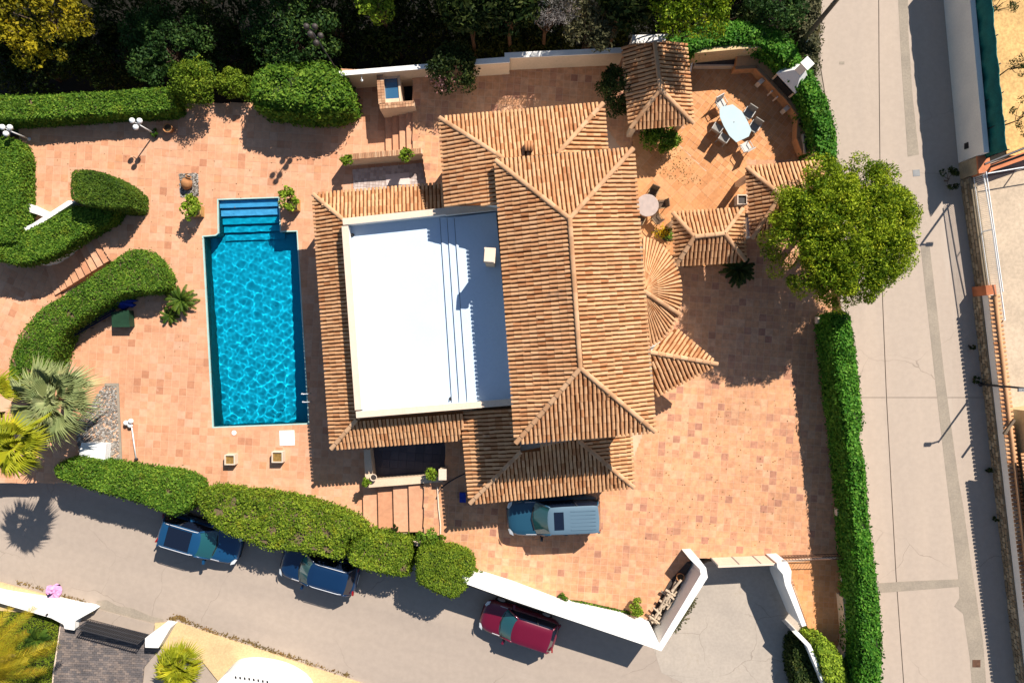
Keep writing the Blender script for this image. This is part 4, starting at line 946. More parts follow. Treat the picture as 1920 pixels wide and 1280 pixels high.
# sliding gate
t = thing('sliding_gate', P(1388, 1042, ZC), 'pale metal sliding gate in three solid panels across the driveway', 'gate')
ga, gb = P(1333, 1046, ZC), P(1450, 1041, ZC); gd = gb - ga
for k in range(3):
    c = ga + gd * ((k + .5) / 3); g = MB(); g.box((c.x, c.y, ZC + .62), (gd.length / 3 - .03, .05, 1.3), math.atan2(gd.y, gd.x)); g.put('gate_panel', 'parapet_cream', t)
for k in range(4):
    c = ga + gd * (k / 3); g = MB(); g.box((c.x, c.y, ZC + .6), (.05, .09, 1.4), math.atan2(gd.y, gd.x)); g.put('gate_post', 'grey_metal', t)
g = MB(); c = ga + gd * .5; g.box((c.x, c.y, ZC + 1.31), (gd.length + .05, .10, .06), math.atan2(gd.y, gd.x)); g.put('top_rail', 'parapet_cream', t)
# iron gate across the ramp
t = thing('iron_gate', P(1520, 1045, ZC), 'low dark iron gate with round finial across the orange ramp', 'gate')
ga, gb = P(1452, 1040, ZC), P(1582, 1036, ZC); gd = gb - ga
for h in (.15, .55, .95): g = MB(); g.tube([ga + Vector((0, 0, h)), gb + Vector((0, 0, h))], .022, 6); g.put('rail', 'rust_metal', t)
for k in range(24):
    c = ga + gd * (k / 23); g = MB(); g.tube([c + Vector((0, 0, .1)), c + Vector((0, 0, 1.0))], .011, 5); g.put('bar', 'rust_metal', t)
g = MB(); g.tube([ga, ga + Vector((0, 0, 1.1))], .05, 8); g.lathe(ga + Vector((0, 0, 1.1)), [(.05, 0), (.13, .07), (.15, .15), (.12, .24), (.03, .29)], 12); g.put('gate_post', 'grey_metal', t, True)
g = MB(); g.prism(pp([(1470, 1049), (1585, 1042), (1585, 1046), (1470, 1053)], ZC), ZC, ZC + .03); g.put('threshold', 'parapet_cream', t)

def pavilion(name, label, faces, ridges, posts, zf=ZC, n_ind=300):
    c = sum((p for p in faces[0]), Vector()) / len(faces[0]); c.z = zf
    t = thing(name, c, label, 'pavilion')
    roof(t, 'roof', faces, ridges, n_ind)
    for p in posts:
        g = MB(); g.box((p.x, p.y, (zf + p.z - .12) / 2), (.26, .26, p.z - .12 - zf)); g.put('post', 'render_cream', t)
    ze = posts[0].z
    for i in range(len(posts)):
        a, b = posts[i], posts[(i + 1) % len(posts)]; d = b - a
        g = MB(); m_ = (a + b) / 2; g.box((m_.x, m_.y, ze - .2), (d.length - .27, .16, .16), math.atan2(d.y, d.x)); g.put('beam', 'window_frame', t)
    return t
z1, z2 = 3.1, 3.85
nw, ne, se, sw = P(1168, 87, z1), P(1285, 81, z1), P(1299, 231, z1), P(1182, 241, z1); ra, rb = P(1227, 80, z2), P(1238, 168, z2)
pavilion('garden_pavilion', 'long tiled garden pavilion with gable end against the ivy, half in tree shade', [[sw, nw, ra, rb], [ne, se, rb, ra], [sw, se, rb]], [(ra, rb), (rb, sw), (rb, se)], [p for p in inset([nw, ne, se, sw], .35)] and [Vector((p.x, p.y, z1)) for p in inset([nw, ne, se, sw], .35)])
nw, ne, se, sw = P(1262, 400, z1), P(1392, 392, z1), P(1397, 488, z1), P(1268, 496, z1); ra, rb = P(1302, 444, 3.8), P(1358, 438, 3.8)
pavilion('garden_pavilion', 'small oblong hipped tile pavilion between the round bay and the pine', [[nw, ne, rb, ra], [sw, se, rb, ra], [nw, sw, ra], [ne, se, rb]], [(ra, rb), (nw, ra), (sw, ra), (ne, rb), (se, rb)], [Vector((p.x, p.y, z1)) for p in inset([nw, ne, se, sw], .3)])
z1 = 3.2
nw, ne, se, sw = P(1400, 315, z1), P(1537, 303, z1), P(1550, 434, z1), P(1410, 446, z1); ra, rb = P(1464, 366, 4.1), P(1486, 380, 4.1)
pavilion('garden_pavilion', 'square hipped tile pavilion half hidden under the pine crown', [[nw, ne, rb, ra], [sw, se, rb, ra], [nw, sw, ra], [ne, se, rb]], [(ra, rb), (nw, ra), (sw, ra), (ne, rb), (se, rb)], [Vector((p.x, p.y, z1)) for p in inset([nw, ne, se, sw], .3)])
g = MB(); g.box((P(1400, 428, 2).x, P(1400, 428, 2).y, 1.6), (.22, .95, 1.6)); tag(g.put('garden_pillar', 'render_white'), 'narrow white pillar between the two hipped tile pavilions', 'pillar')

# ------------------------------------------------------------------ barbecue corner
t = thing('barbecue_counter', P(1480, 200, ZC), 'angular rendered counter with raised back wall around the barbecue patio', 'counter')
zc_ = 1.6
inner = [(1379, 128), (1418, 126), (1443, 152), (1477, 188), (1498, 218), (1496, 259), (1507, 287)]
outer = [(1528, 287), (1534, 243), (1530, 202), (1512, 175), (1462, 110), (1441, 88), (1388, 90), (1384, 100)]
g = MB(); g.prism(pp(inner + outer, zc_), ZC, zc_); g.put('counter_body', 'garden_tile', t)
for a_, b_ in zip(inner[:-1], inner[1:]):
    d = P(*b_, zc_) - P(*a_, zc_); c = (P(*a_, zc_) + P(*b_, zc_)) / 2; g = MB(); g.box((c.x, c.y, zc_ + .035), (d.length + .04, .16, .07), math.atan2(d.y, d.x)); g.put('edge_rail', 'window_frame', t)
zb_ = 2.5; ow = [(1303, 92), (1388, 84), (1441, 80), (1466, 100), (1518, 165), (1538, 200), (1542, 245), (1534, 292)]
ow2 = [(1526, 292), (1533, 245), (1529, 204), (1511, 170), (1460, 107), (1437, 89), (1388, 92), (1303, 100)]
g = MB(); g.prism(pp(ow + ow2, zb_), ZC - .3, zb_); g.put('back_wall', 'sidewalk', t)
t = thing('planter_trough', P(1342, 112, ZC), 'long dark planted trough against the back wall of the barbecue patio', 'planter')
g = MB(); g.prism(pp([(1302, 102), (1382, 100), (1382, 124), (1302, 124)], 1.2), ZC, 1.2); g.put('trough', 'render_cream', t)
g = MB(); g.prism(pp([(1305, 103), (1379, 102), (1379, 121), (1305, 121)], 1.21), 1.15, 1.212); g.put('soil', 'pot_dark', t)
t = thing('planter_trough', P(1513, 270, ZC), 'small dark trough at the end of the barbecue counter beside the square pavilion', 'planter')
g = MB(); g.prism(pp([(1504, 252), (1526, 249), (1524, 287), (1508, 288)], 1.75), zc_, 1.75); g.put('trough', 'render_cream', t)
g = MB(); g.prism(pp([(1507, 255), (1523, 253), (1521, 284), (1511, 285)], 1.76), 1.7, 1.762); g.put('soil', 'pot_dark', t)
p = P(1506, 232, 1.7); feather_plant('potted_plant', 'dark bluish potted plant standing on the barbecue counter', p - Vector((0, 0, .1)), p + Vector((0, 0, .1)), 14, .35, 'leaf_dark', 33, 8, .09, .8, (.2, 1.2), 'plant', 0)
t = thing('barbecue', P(1484, 147, ZC), 'white masonry barbecue with sloping hood and square chimney', 'barbecue')
c = P(1484, 147, 2.2); M0 = Matrix.Translation((c.x, c.y, 0)) @ Matrix.Rotation(R(-47), 4, 'Z')
def hood(z0, z1, s0, s1, sh=(0, 0)):
    V = [M0 @ Vector((x * s0[0], y * s0[1], z0)) for x, y in ((-1, -1), (1, -1), (1, 1), (-1, 1))] + [M0 @ Vector((x * s1[0] + sh[0], y * s1[1] + sh[1], z1)) for x, y in ((-1, -1), (1, -1), (1, 1), (-1, 1))]
    return V, [[3, 2, 1, 0], [4, 5, 6, 7], [0, 1, 5, 4], [1, 2, 6, 5], [2, 3, 7, 6], [3, 0, 4, 7]]
g = MB(); g.add(*hood(zc_, 2.35, (.68, .46), (.68, .46), (0, 0))); g.put('firebox', 'render_cream', t)
g = MB(); g.add(*hood(2.35, 2.95, (.7, .48), (.22, .20), (0, .15))); g.put('hood', 'render_white', t)
g = MB(); g.add(*hood(2.95, 3.75, (.20, .18), (.20, .18), (0, 0))); ch2 = g.put('chimney', 'render_white', t)
for v in ch2.data.vertices: v.co = v.co + (M0.to_3x3() @ Vector((0, .15, 0)))
g = MB(); g.box(0, (1.15, .12, .55), M=M0 @ Matrix.Translation((0, -.47, 2.0))); g.put('fire_opening', 'black_void', t)
g = MB(); g.box(0, (.50, .46, .06), M=M0 @ Matrix.Translation((0, .15, 3.79))); g.put('chimney_cap', 'render_white', t)
for s in (-1, 1): g = MB(); g.box(0, (.08, .10, .55), M=M0 @ Matrix.Translation((s * .2, -.86, 1.35))); g.put('bracket', 'parapet_cream', t)
for s in (-.6, .6):
    g = MB(); g.box(0, (.22, .3, .5), M=M0 @ Matrix.Translation((s * 1.6, -.78, ZC + .35))); g.put('pedestal', 'parapet_cream', t)
g = MB(); g.tube([P(1294, 135, ZC), P(1300, 104, 1.6)], .05, 6); tag(g.put('leaning_pole', 'white_metal'), 'slim white pole leaning beside the long garden pavilion', 'pole')

# ------------------------------------------------------------------ garden furniture
def make_chair(label, loc, rz, seat_m, frame_m, group, cat='chair', w=.46, name='garden_chair'):
    t = thing(name, loc, label, cat, group, rz)
    g = MB(); g.box((0, 0, .44), (w, w, .05)); g.put('seat', seat_m, t, local=True)
    M = Matrix.Translation((0, -w / 2 - .03, .68)) @ Matrix.Rotation(R(12), 4, 'X')
    g = MB(); g.box(0, (w, .04, .48), M=M); g.put('backrest', seat_m, t, local=True)
    for sx in (-1, 1):
        for sy in (-1, 1):
            g = MB(); g.tube([(sx * w * .48, sy * w * .48, 0), (sx * w * .46, sy * w * .44, .42)], .02, 6); g.put('leg', frame_m, t, local=True)
        g = MB(); g.tube([(sx * w * .52, -w * .5, .64), (sx * w * .53, w * .3, .66), (sx * w * .5, w * .44, .44)], .022, 6); g.put('armrest', frame_m, t, local=True)
    return t
zt_ = ZC + .74
tb = [(1349, 207), (1353, 200), (1374, 196), (1391, 209), (1402, 228), (1409, 244), (1404, 256), (1381, 267), (1368, 255), (1357, 236), (1350, 220)]
t = thing('dining_table', P(1378, 231, ZC), 'large white oval-ended dining table on the barbecue patio', 'table')
tp_ = pp(tb, zt_); g = MB(); g.prism(tp_, zt_ - .04, zt_); g.put('tabletop', 'table_white', t)
ctr = sum(tp_, Vector()) / len(tp_)
for i in (0, 3, 5, 8):
    q = ctr.lerp(tp_[i], .72); g = MB(); g.tube([(q.x, q.y, ZC), (q.x, q.y, zt_ - .04)], .035, 8); g.put('leg', 'chair_white', t)
g = MB(); g.lathe((ctr.x, ctr.y, zt_), [(.03, 0), (.03, .015), (.012, .02)], 8); g.put('parasol_hole', 'grey_metal', t)
CG = 'chairs around the white dining table'
for (x, y, l, sm_, fm) in ((1352, 194, 'white chair at the tapered end of the dining table, seat in the sun', 'chair_white', 'chair_white'),
                           (1403, 213, 'grey-seated white chair on the barbecue side of the dining table', 'chair_grey', 'chair_white'),
                           (1414, 238, 'white-framed chair tucked under the barbecue side of the dining table', 'chair_grey', 'chair_white'),
                           (1345, 240, 'grey-seated white chair on the villa side of the dining table', 'chair_grey', 'chair_white'),
                           (1357, 259, 'grey-seated chair next along the villa side of the dining table', 'chair_grey', 'chair_white'),
                           (1399, 275, 'white chair pulled out at the broad end of the dining table', 'chair_white', 'chair_white')):
    p = P(x, y, ZC + .5); d = ctr - p; rz = math.atan2(d.y, d.x) - math.pi / 2
    if y in (240, 259): rz = R(-33) 
    if y in (213, 238): rz = R(147)
    make_chair(l, (p.x, p.y, ZC + .003), rz, sm_, fm, CG)
t = thing('breakfast_table', P(1213, 384, ZC), 'small round lilac mosaic table beside the villa wall', 'table')
c = P(1214, 385, ZC + .72); g = MB(); g.lathe((c.x, c.y, ZC + .68), [(.56, 0), (.58, .02), (.58, .04), (.55, .05)], 20); g.put('tabletop', 'mosaic_lilac', t, False)
g = MB(); g.lathe((c.x, c.y, ZC), [(.25, 0), (.25, .03), (.05, .08), (.05, .66), (.2, .68)], 12); g.put('pedestal', 'dark_metal', t, True)
for (x, y, l) in ((1224, 361, 'dark-cushioned rattan chair at the breakfast table, facing away from the pavilion shrub'), (1241, 383, 'dark-cushioned rattan chair on the patio side of the breakfast table'), (1231, 410, 'rattan chair at the breakfast table near the yellow flowers'), (1200, 412, 'rattan chair between the breakfast table and the villa wall, nearer the round bay')):
    p = P(x, y, ZC + .5); d = c - p; make_chair(l, (p.x, p.y, ZC + .003), math.atan2(d.y, d.x) - math.pi / 2, 'cushion_dark', 'rattan', 'chairs around the breakfast table', w=.42, name='rattan_chair')

# ------------------------------------------------------------------ fountain and garden tap
t = thing('fountain', P(735, 180), 'raised brick-edged fountain basin with blue water beside the fountain steps', 'fountain')
zf_ = 1.5
def bricks(a, b, w, z, parent, n):
    d = b - a
    for k in range(n):
        c = a + d * ((k + .5) / n)
        for s in (-1, 1):
            nn = Vector((-d.y, d.x, 0)).normalized() * s * w / 4
            g = MB(); g.box((c.x + nn.x, c.y + nn.y, z), (d.length / n - .015, w / 2 - .015, .07), math.atan2(d.y, d.x), RNG.random()); g.put('brick', 'brick', parent)
g = MB(); g.prism(pp([(707, 138), (718, 137), (722, 192), (776, 189), (778, 200), (712, 205)], zf_), -.2, zf_); wb = g.put('basin_wall', 'render_cream', t)
bricks(P(712.5, 138, zf_), P(716.5, 196, zf_), .36, zf_ + .036, wb, 11); bricks(P(712, 200, zf_), P(777, 194.5, zf_), .30, zf_ + .036, wb, 12)
zq = 1.25
g = MB(); g.prism(pp([(718, 139), (748, 137), (753, 191), (722, 194)], zq), -.2, zq - .12); g.put('basin_floor', 'render_cream', t)
for q in ([(745, 137), (749, 137), (753, 191), (749, 191)], [(718, 139), (745, 137), (745, 146), (719, 148)], [(720, 186), (749, 184), (750, 191), (721, 193)]):
    g = MB(); g.prism(pp(q, zq), zq - .13, zq); g.put('basin_rim', 'render_cream', t)
g = MB(); g.prism(pp([(720, 147), (744, 146), (748, 185), (722, 187)], zq - .05), zq - .125, zq - .05); g.put('water', 'pond_water', t)
t = thing('outdoor_shower', P(681, 145), 'small white outdoor shower fixed to the garden wall', 'shower')
p = P(680, 141, 1.5); g = MB(); g.tube([(p.x, p.y - .02, .6), (p.x, p.y - .05, 1.7), (p.x, p.y - .35, 1.75)], .02, 6); g.put('pipe', 'white_metal', t, True)
g = MB(); g.lathe((p.x, p.y - .35, 1.68), [(.07, 0), (.06, .03), (.02, .06)], 10); g.put('shower_head', 'white_metal', t, True)
g = MB(); g.box((p.x, p.y - .05, 1.1), (.22, .04, .04)); g.put('valve', 'white_metal', t)

# ------------------------------------------------------------------ garden lamps
def lamp(label, px, py, h, z0=0.0, pole='white_metal', globe='globe_glass', tiers=1, lean=(0, 0), base_plant=False):
    p = P(px, py, z0); t = thing('garden_lamp', p, label, 'lamp')
    top = p + Vector((lean[0], lean[1], h))
    g = MB(); g.lathe(p, [(.10, 0), (.10, .04), (.045, .12)], 10); g.tube([p + Vector((0, 0, .1)), top], [.04, .032], 8); g.put('pole', pole, t, True)
    for k in range(3 * tiers):
        a = 2 * math.pi * (k % 3) / 3 + .5; q = top + Vector((math.cos(a) * .22, math.sin(a) * .22, -.05 - .9 * (k // 3)))
        g = MB(); g.tube([top - Vector((0, 0, .15 + .9 * (k // 3))), q - Vector((0, 0, .12)), q], .018, 6); g.put('arm', pole, t, True)
        g = MB(); g.lathe(q, [(.05, -.0), (.12, .05), (.145, .13), (.12, .21), (.04, .25)], 12); g.put('globe', globe, t, True)
    return t
lamp('white three-globe garden lamp with a tuft of plants round its foot', 290, 251, 1.75)
shrub('low_plant', 'small green tuft around the foot of the three-globe lamp', 291, 250, 0, 9, .35, 'leaf_hedge', 8, 50, .05, 'plant')
lamp('white three-globe garden lamp standing at the corner of the straight hedge', 55, 261, 1.6)
lamp('tall dark two-tier lamp post rising out of the big glossy bush', 645, 152, 6.0, 0, 'dark_metal', 'pot_dark', 2)
t = thing('fallen_lamp', P(250, 825), 'white three-globe lamp lying on its side on the terrace tiles', 'lamp')
a, b_ = P(255, 858, .1), P(246, 793, .16); g = MB(); g.tube([a, b_], [.04, .03], 8); g.put('pole', 'white_metal', t, True)
g = MB(); d = (a - b_).normalized(); g.tube([a, a + d * .05, a + d * .08], [.05, .11, .11], 10); g.put('base', 'dark_metal', t)
for k, (dx, dy, dz) in enumerate(((-.25, .02, .05), (.05, .12, .12), (-.05, -.12, .0))):
    q = b_ + Vector((dx, dy, dz)); g = MB(); g.tube([b_, q], .018, 6); g.put('arm', 'white_metal', t)
    g = MB(); g.lathe(q - Vector((0, 0, .08)), [(.05, -.04), (.12, .02), (.14, .10), (.11, .17), (.03, .21)], 12); g.put('globe', 'globe_glass', t, True)

# ------------------------------------------------------------------ pots and planters
def pot(label, px, py, z0, r, h, m='terracotta', cat='pot', name='plant_pot', soil='pot_soil', box=False, rz=0, group=None):
    p = P(px, py, z0); t = thing(name, p, label, cat, group)
    if box:
        g = MB()
        for s in (-1, 1):
            g.box((p.x + s * (r - .025), p.y, z0 + h / 2), (.05, 2 * r, h)); g.box((p.x, p.y + s * (r - .025), z0 + h / 2), (2 * r - .1, .05, h))
        g.put('box', m, t)
        g = MB(); g.box((p.x, p.y, z0 + h * .4), (2 * r - .1, 2 * r - .1, h * .8)); g.put('soil', soil, t)
    else:
        g = MB(); c = p; pr = [(r * .65, 0), (r * .7, .02), (r * .95, h * .85), (r * 1.08, h * .86), (r * 1.08, h), (r * .9, h), (r * .86, h * .8), (.01, h * .79)]
        g.lathe(c, pr, 16); g.put('pot', m, t, True)
        g = MB(); g.lathe(c + Vector((0, 0, h * .8)), [(r * .85, 0), (r * .8, .02)], 14); g.put('soil', soil, t)
    return t
def plant_in(t, px, py, z, rpx, h, m, n_cl, n_leaf, leaf, seed, sp=1.0):
    rng = np.random.default_rng(seed); c = P(px, py, z + h / 2); s = rpx / FPX * 36
    C, NN, cl, ct = crown_points(rng, c, (s * .8, s * .8 * sp, h * .5), n_cl, s * .35, n_leaf, .8, .3)
    tag(put('foliage', quads('foliage', leaf_quads(C, NN, leaf, rng), rng.random(len(C))), m, t), kind='stuff')
    b = Vector(t.location); g = MB()
    for q in cl[:5]: g.tube([b + Vector((0, 0, .25)), b.lerp(Vector(q), .6) + Vector((0, 0, .12)), q], [.015, .012, .006], 5)
    g.put('stem', 'bark', t)
pot('empty square planter box with dry soil, beside the white skimmer cover', 525, 854, 0, .29, .46, 'parapet_cream', 'planter', 'planter_box', 'pot_moss', True)
pot('empty square planter box with dark dry soil, away from the white skimmer cover', 437, 859, 0, .27, .46, 'parapet_cream', 'planter', 'planter_box', 'pot_moss', True)
pot('round terracotta pot in the shade of the long hedge', 321, 244, 0, .24, .42)
t = pot('square planter with lush green plant, on the fern side of the pool steps', 374, 398, 0, .27, .45, 'pot_yellow', 'planter', 'planter_box', 'pot_soil', True)
plant_in(t, 361, 388, .5, 22, .9, 'leaf_lime', 16, 50, .08, 41, 1.2)
t = pot('square planter with sprawling light green plant, on the villa side of the pool steps', 553, 386, 0, .30, .45, 'pot_yellow', 'planter', 'planter_box', 'pot_soil', True)
plant_in(t, 540, 374, .5, 22, .9, 'leaf_lime', 14, 45, .08, 42, 1.3)
t = pot('terracotta pot with bright green plant at the free end of the brick-topped wall', 650, 303, zb + .06 - .1, .2, .3); plant_in(t, 650, 300, 1.35, 14, .45, 'leaf_lime', 12, 45, .06, 43)
t = pot('terracotta pot with bright green plant at the stair end of the brick-topped wall', 762, 294, zb + .06 - .1, .2, .3); plant_in(t, 762, 291, 1.35, 14, .45, 'leaf_lime', 12, 45, .06, 44)
t = pot('terracotta pot with light green bush at the foot of the broad steps', 688, 904, .82, .18, .3); plant_in(t, 687, 903, 1.05, 10, .35, 'leaf_lime', 10, 45, .05, 45)
pot('empty round pot with pale rim on the deck wall', 702, 893, .82, .17, .28, 'parapet_cream', soil='pot_dark')
t = pot('terracotta pot with light green bush at the head of the broad steps', 810, 888, .82, .2, .3); plant_in(t, 810, 888, 1.05, 14, .45, 'leaf_lime', 12, 50, .055, 46)
pot('square pale stone block with dark top beside the square pavilion', 1386, 378, ZC, .26, .5, 'parapet_cream', 'planter', 'planter_box', 'pot_dark', True)
pot('round pot with pale rim on the orange ramp', 1580, 1082, ZC, .25, .4, 'parapet_cream', soil='black_void')
t = thing('flower_bed', P(1243, 437, ZC), 'yellow-flowering plants in a small bed beside the oblong pavilion', 'flowers'); g = MB(); g.prism(pp([(1225, 432), (1260, 428), (1264, 450), (1246, 452)], ZC), ZC, ZC + .06); g.put('soil', 'pot_soil', t)
rg = np.random.default_rng(51)
for k, (x, y) in enumerate(((1236, 436), (1247, 434), (1256, 440))):
    C = np.array(P(x, y, ZC + .35)) + rg.normal(0, 1, (90, 3)) * np.array([.16, .14, .12]); tag(put('blossom', quads('blossom', leaf_quads(C, np.tile([0, 0, 1.], (90, 1)), .055, rg), rg.random(90)), 'leaf_flower' if k < 2 else 'leaf_hedge', t), kind='stuff')
# terracotta jug on its gravel square
g = MB(); g.prism(JUG_BED, -.2, .0); jb = tag(g.put('gravel_square', 'pot_soil'), kind='structure')
def gravel(parent, poly, n, z, seed, s=(.03, .07)):
    r = np.random.default_rng(seed); xs = [p.x for p in poly]; ys = [p.y for p in poly]
    X = r.uniform(min(xs), max(xs), n); Y = r.uniform(min(ys), max(ys), n); k = inside(X, Y, poly); X, Y = X[k], Y[k]; h = r.uniform(*s, len(X))
    Q = box_quads(X, Y, z + h * .8, h, h * r.uniform(.6, 1, len(X)), .4, .06); Q += np.tile(r.normal(0, .008, (len(X), 4, 3)), (5, 1, 1)) * 0 + 0
    tag(put('gravel', quads('gravel', Q, np.tile(r.random(len(X)), 5)), 'gravel', parent), kind='stuff')
gravel(jb, JUG_BED, 420, .0, 61, (.02, .045))
t = thing('terracotta_jug', P(349, 345), 'tipped terracotta jug lying on the small gravel square', 'jug')
c = P(350, 344, .28); M = Matrix.Translation(c) @ Matrix.Rotation(R(150), 4, 'Z') @ Matrix.Rotation(R(62), 4, 'X')
g = MB(); g.lathe((0, 0, 0), [(.12, -.32), (.24, -.2), (.29, 0), (.24, .2), (.12, .3), (.12, .38), (.16, .42), (.12, .42), (.09, .3)], 18); g.v = [tuple(M @ Vector(v)) for v in g.v]; g.put('jug_body', 'terracotta', t, True)
g = MB(); g.lathe((0, 0, .405), [(.115, 0), (.11, .012)], 14); g.v = [tuple(M @ Vector(v)) for v in g.v]; g.put('jug_mouth', 'black_void', t)
# gravel bed by the palms and the white board lying there
g = MB(); g.prism(GRAVEL_BED, -.3, -.01); gb_ = tag(g.put('gravel_bed', 'earth'), kind='structure'); gravel(gb_, GRAVEL_BED, 2600, .0, 62, (.02, .05))
g = MB(); g.prism(pp([(196, 718), (222, 718), (229, 870), (225, 871), (218, 724), (196, 723)], .05), -.1, .05); tag(g.put('bed_edging', 'concrete_patch'), 'dark kerb edging around the gravel bed', 'kerb')
t = thing('garden_box', P(174, 848), 'white garden storage box on the gravel bed beneath the fan palm', 'box')
bx = pp([(154, 831), (198, 832), (195, 866), (149, 860)], .55); g = MB(); g.prism(bx, 0, .5); g.put('box_body', 'white_metal', t); g = MB(); g.prism(offs(bx, .04), .5, .57); g.put('lid', 'white_metal', t)
# slatted bench, blue cover and green bin in the shade of the curving hedge
t = thing('bench', P(158, 608), 'long dark slatted metal bench in the shade of the curving hedge', 'bench')
a, b_ = P(106, 634, .45), P(212, 573, .45); d = b_ - a; u = d.normalized(); nn = Vector((u.y, -u.x, 0))
for k in range(4): g = MB(); c = (a + b_) / 2 + nn * (.02 + .11 * k); g.box((c.x, c.y, .45), (d.length, .08, .03), math.atan2(d.y, d.x)); g.put('seat_slat', 'navy', t)
for k in range(3): g = MB(); c = (a + b_) / 2 - nn * .08; g.box((c.x, c.y, .58 + .13 * k), (d.length, .03, .09), math.atan2(d.y, d.x)); g.put('back_slat', 'navy', t)
for f in (.05, .5, .95):
    for w in (0, .36): g = MB(); q = a + d * f + nn * w; g.tube([(q.x, q.y, 0), (q.x, q.y, .44)], .025, 6); g.put('leg', 'dark_metal', t)
t = thing('folded_parasol', P(232, 566), 'crumpled dark blue parasol cover lying at the end of the hedge', 'parasol')
rg = np.random.default_rng(71); g = MB(); c = P(233, 566, 0)
prof = [(.62, .0), (.55, .22), (.38, .42), (.16, .55), (.02, .62)]; g.lathe(c, prof, 22)
g.v = [(c.x + (x - c.x) * (1.0 + .3 * math.sin(9 * math.atan2(y - c.y, x - c.x))), c.y + (y - c.y) * .62 * (1 + .25 * math.sin(7 * math.atan2(y - c.y, x - c.x))), z * (1 + .15 * rg.normal())) for x, y, z in g.v]; g.put('cover', 'blue_cloth', t, True)
g = MB(); g.tube([c + Vector((0, 0, .1)), c + Vector((-.1, .05, .85))], .03, 8); g.put('pole', 'navy', t)
t = thing('garden_bin', P(224, 600), 'dark green lidded box standing in the hedge shade beside the blue cover', 'box')
g = MB(); bx = pp([(211, 586), (241, 582), (243, 612), (212, 612)], .5); g.prism(bx, 0, .5); g.put('bin_body', 'green_plastic', t); g = MB(); g.prism(offs(bx, .03), .5, .55); g.put('lid', 'green_plastic', t)
# planted strip, firewood and little kerbs of the court
t = thing('planted_strip', P(1115, 1140, ZC), 'narrow planted strip of grass and low shrubs inside the white boundary wall', 'flower bed')
bed = pp([(1068, 1124), (1090, 1126), (1180, 1146), (1186, 1166), (1120, 1152), (1070, 1138)], ZC + .02); g = MB(); g.prism(bed, ZC - .1, ZC + .02); g.put('soil', 'pot_soil', t)
rg = np.random.default_rng(72); X = rg.uniform(min(p.x for p in bed), max(p.x for p in bed), 7000); Y = rg.uniform(min(p.y for p in bed), max(p.y for p in bed), 7000); k = inside(X, Y, bed); C = np.stack([X[k], Y[k], ZC + rg.uniform(.02, .16, k.sum())], 1)
tag(put('foliage', quads('foliage', leaf_quads(C, np.tile([0, 0, .6], (len(C), 1)), .05, rg), rg.random(len(C))), 'leaf_hedge', t), kind='stuff')
shrub('low_plant', 'low leafy plant in the corner between the boundary wall and the firewood', 1196, 1138, ZC, 18, .8, 'leaf_lime', 16, 60, .06, 'plant')
shrub('low_plant', 'small tuft growing inside the boundary wall where the planted strip begins', 1055, 1123, ZC, 12, .4, 'leaf_hedge', 10, 50, .05, 'plant')
shrub('low_plant', 'small round plant at the end of the clipped hedge block', 895, 1073, ZC, 11, .5, 'leaf_olive', 10, 50, .05, 'plant')
shrub('low_plant', 'bushy plant at the foot of the broad steps bed', 800, 1005, ZC, 24, .9, 'leaf_hedge', 20, 60, .06, 'plant', sy=.7)
shrub('low_plant', 'little yellow-green plant beside the round pot at the court edge', 828, 1012, ZC, 12, .5, 'leaf_olive', 10, 50, .05, 'plant')
shrub('low_plant', 'tiny spiky plant on the kerb of the broad steps', 739, 990, .5, 8, .35, 'leaf_dark', 7, 40, .05, 'plant')
t = thing('firewood_stack', P(1235, 1140, ZC), 'stack of pale split logs leaning against the corner boundary wall', 'firewood')
a, b_ = P(1262, 1098, ZC), P(1216, 1168, ZC); d = b_ - a; rg = np.random.default_rng(73)
for k in range(34):
    f = rg.random(); q = a + d * f + Vector((rg.uniform(-.15, .3), rg.uniform(-.1, .25), .08 + .11 * (k % 4))); an = math.atan2(d.y, d.x) + (math.pi / 2 if k % 3 == 0 else 0) + rg.normal(0, .25); L = rg.uniform(.2, .42)
    g = MB(); g.tube([q - Vector((math.cos(an), math.sin(an), 0)) * L, q + Vector((math.cos(an), math.sin(an), rg.normal(0, .1))) * L], rg.uniform(.045, .075), 6); g.put('log', 'wood_log' if k % 4 else 'bark', t)
g = MB(); g.prism(pp([(1255, 1090), (1290, 1052), (1296, 1058), (1232, 1172), (1210, 1170)], ZC + .04), ZC, ZC + .04); g.put('dark_base', 'pot_dark', t)
pot('terracotta pot standing beside the firewood near the gate', 1273, 1078, ZC, .2, .35)
g = MB(); g.prism(pp([(683, 995), (775, 990), (776, 998), (700, 1006), (684, 1002)], .35), -.3, .35); tag(g.put('step_kerb', 'parapet_cream'), 'pale kerb along the foot of the broad steps above the roadside hedge', 'kerb')
g = MB(); g.prism(pp([(715, 1010), (760, 1014), (826, 1024), (826, 1030), (760, 1020), (715, 1017)], .6), -.3, .6); tag(g.put('bed_wall', 'parapet_cream'), 'low pale wall behind the short yellow-green hedge piece', 'wall')
g = MB(); g.tube([P(820, 912, ZC + .05), P(822, 950, ZC + .05), P(826, 985, ZC + .05), P(825, 1020, ZC + .05)], .035, 6); tag(g.put('pipe', 'parapet_cream'), 'thin pale pipe running along the head of the broad steps', 'pipe')
g = MB(); g.tube([P(818 + 55 * (k / 10), 935 - 48 * (k / 10) ** .5, ZC + .02) for k in range(11)], .03, 6); tag(g.put('hose', 'dark_metal'), 'dark garden hose curving across the shaded court beside the garage', 'hose')
g = MB(); p = P(868, 931, ZC); g.box((p.x, p.y, ZC + .1), (.32, .5, .2)); tag(g.put('crate', 'blue_cloth'), 'small blue crate in the shade of the garage eave', 'crate')
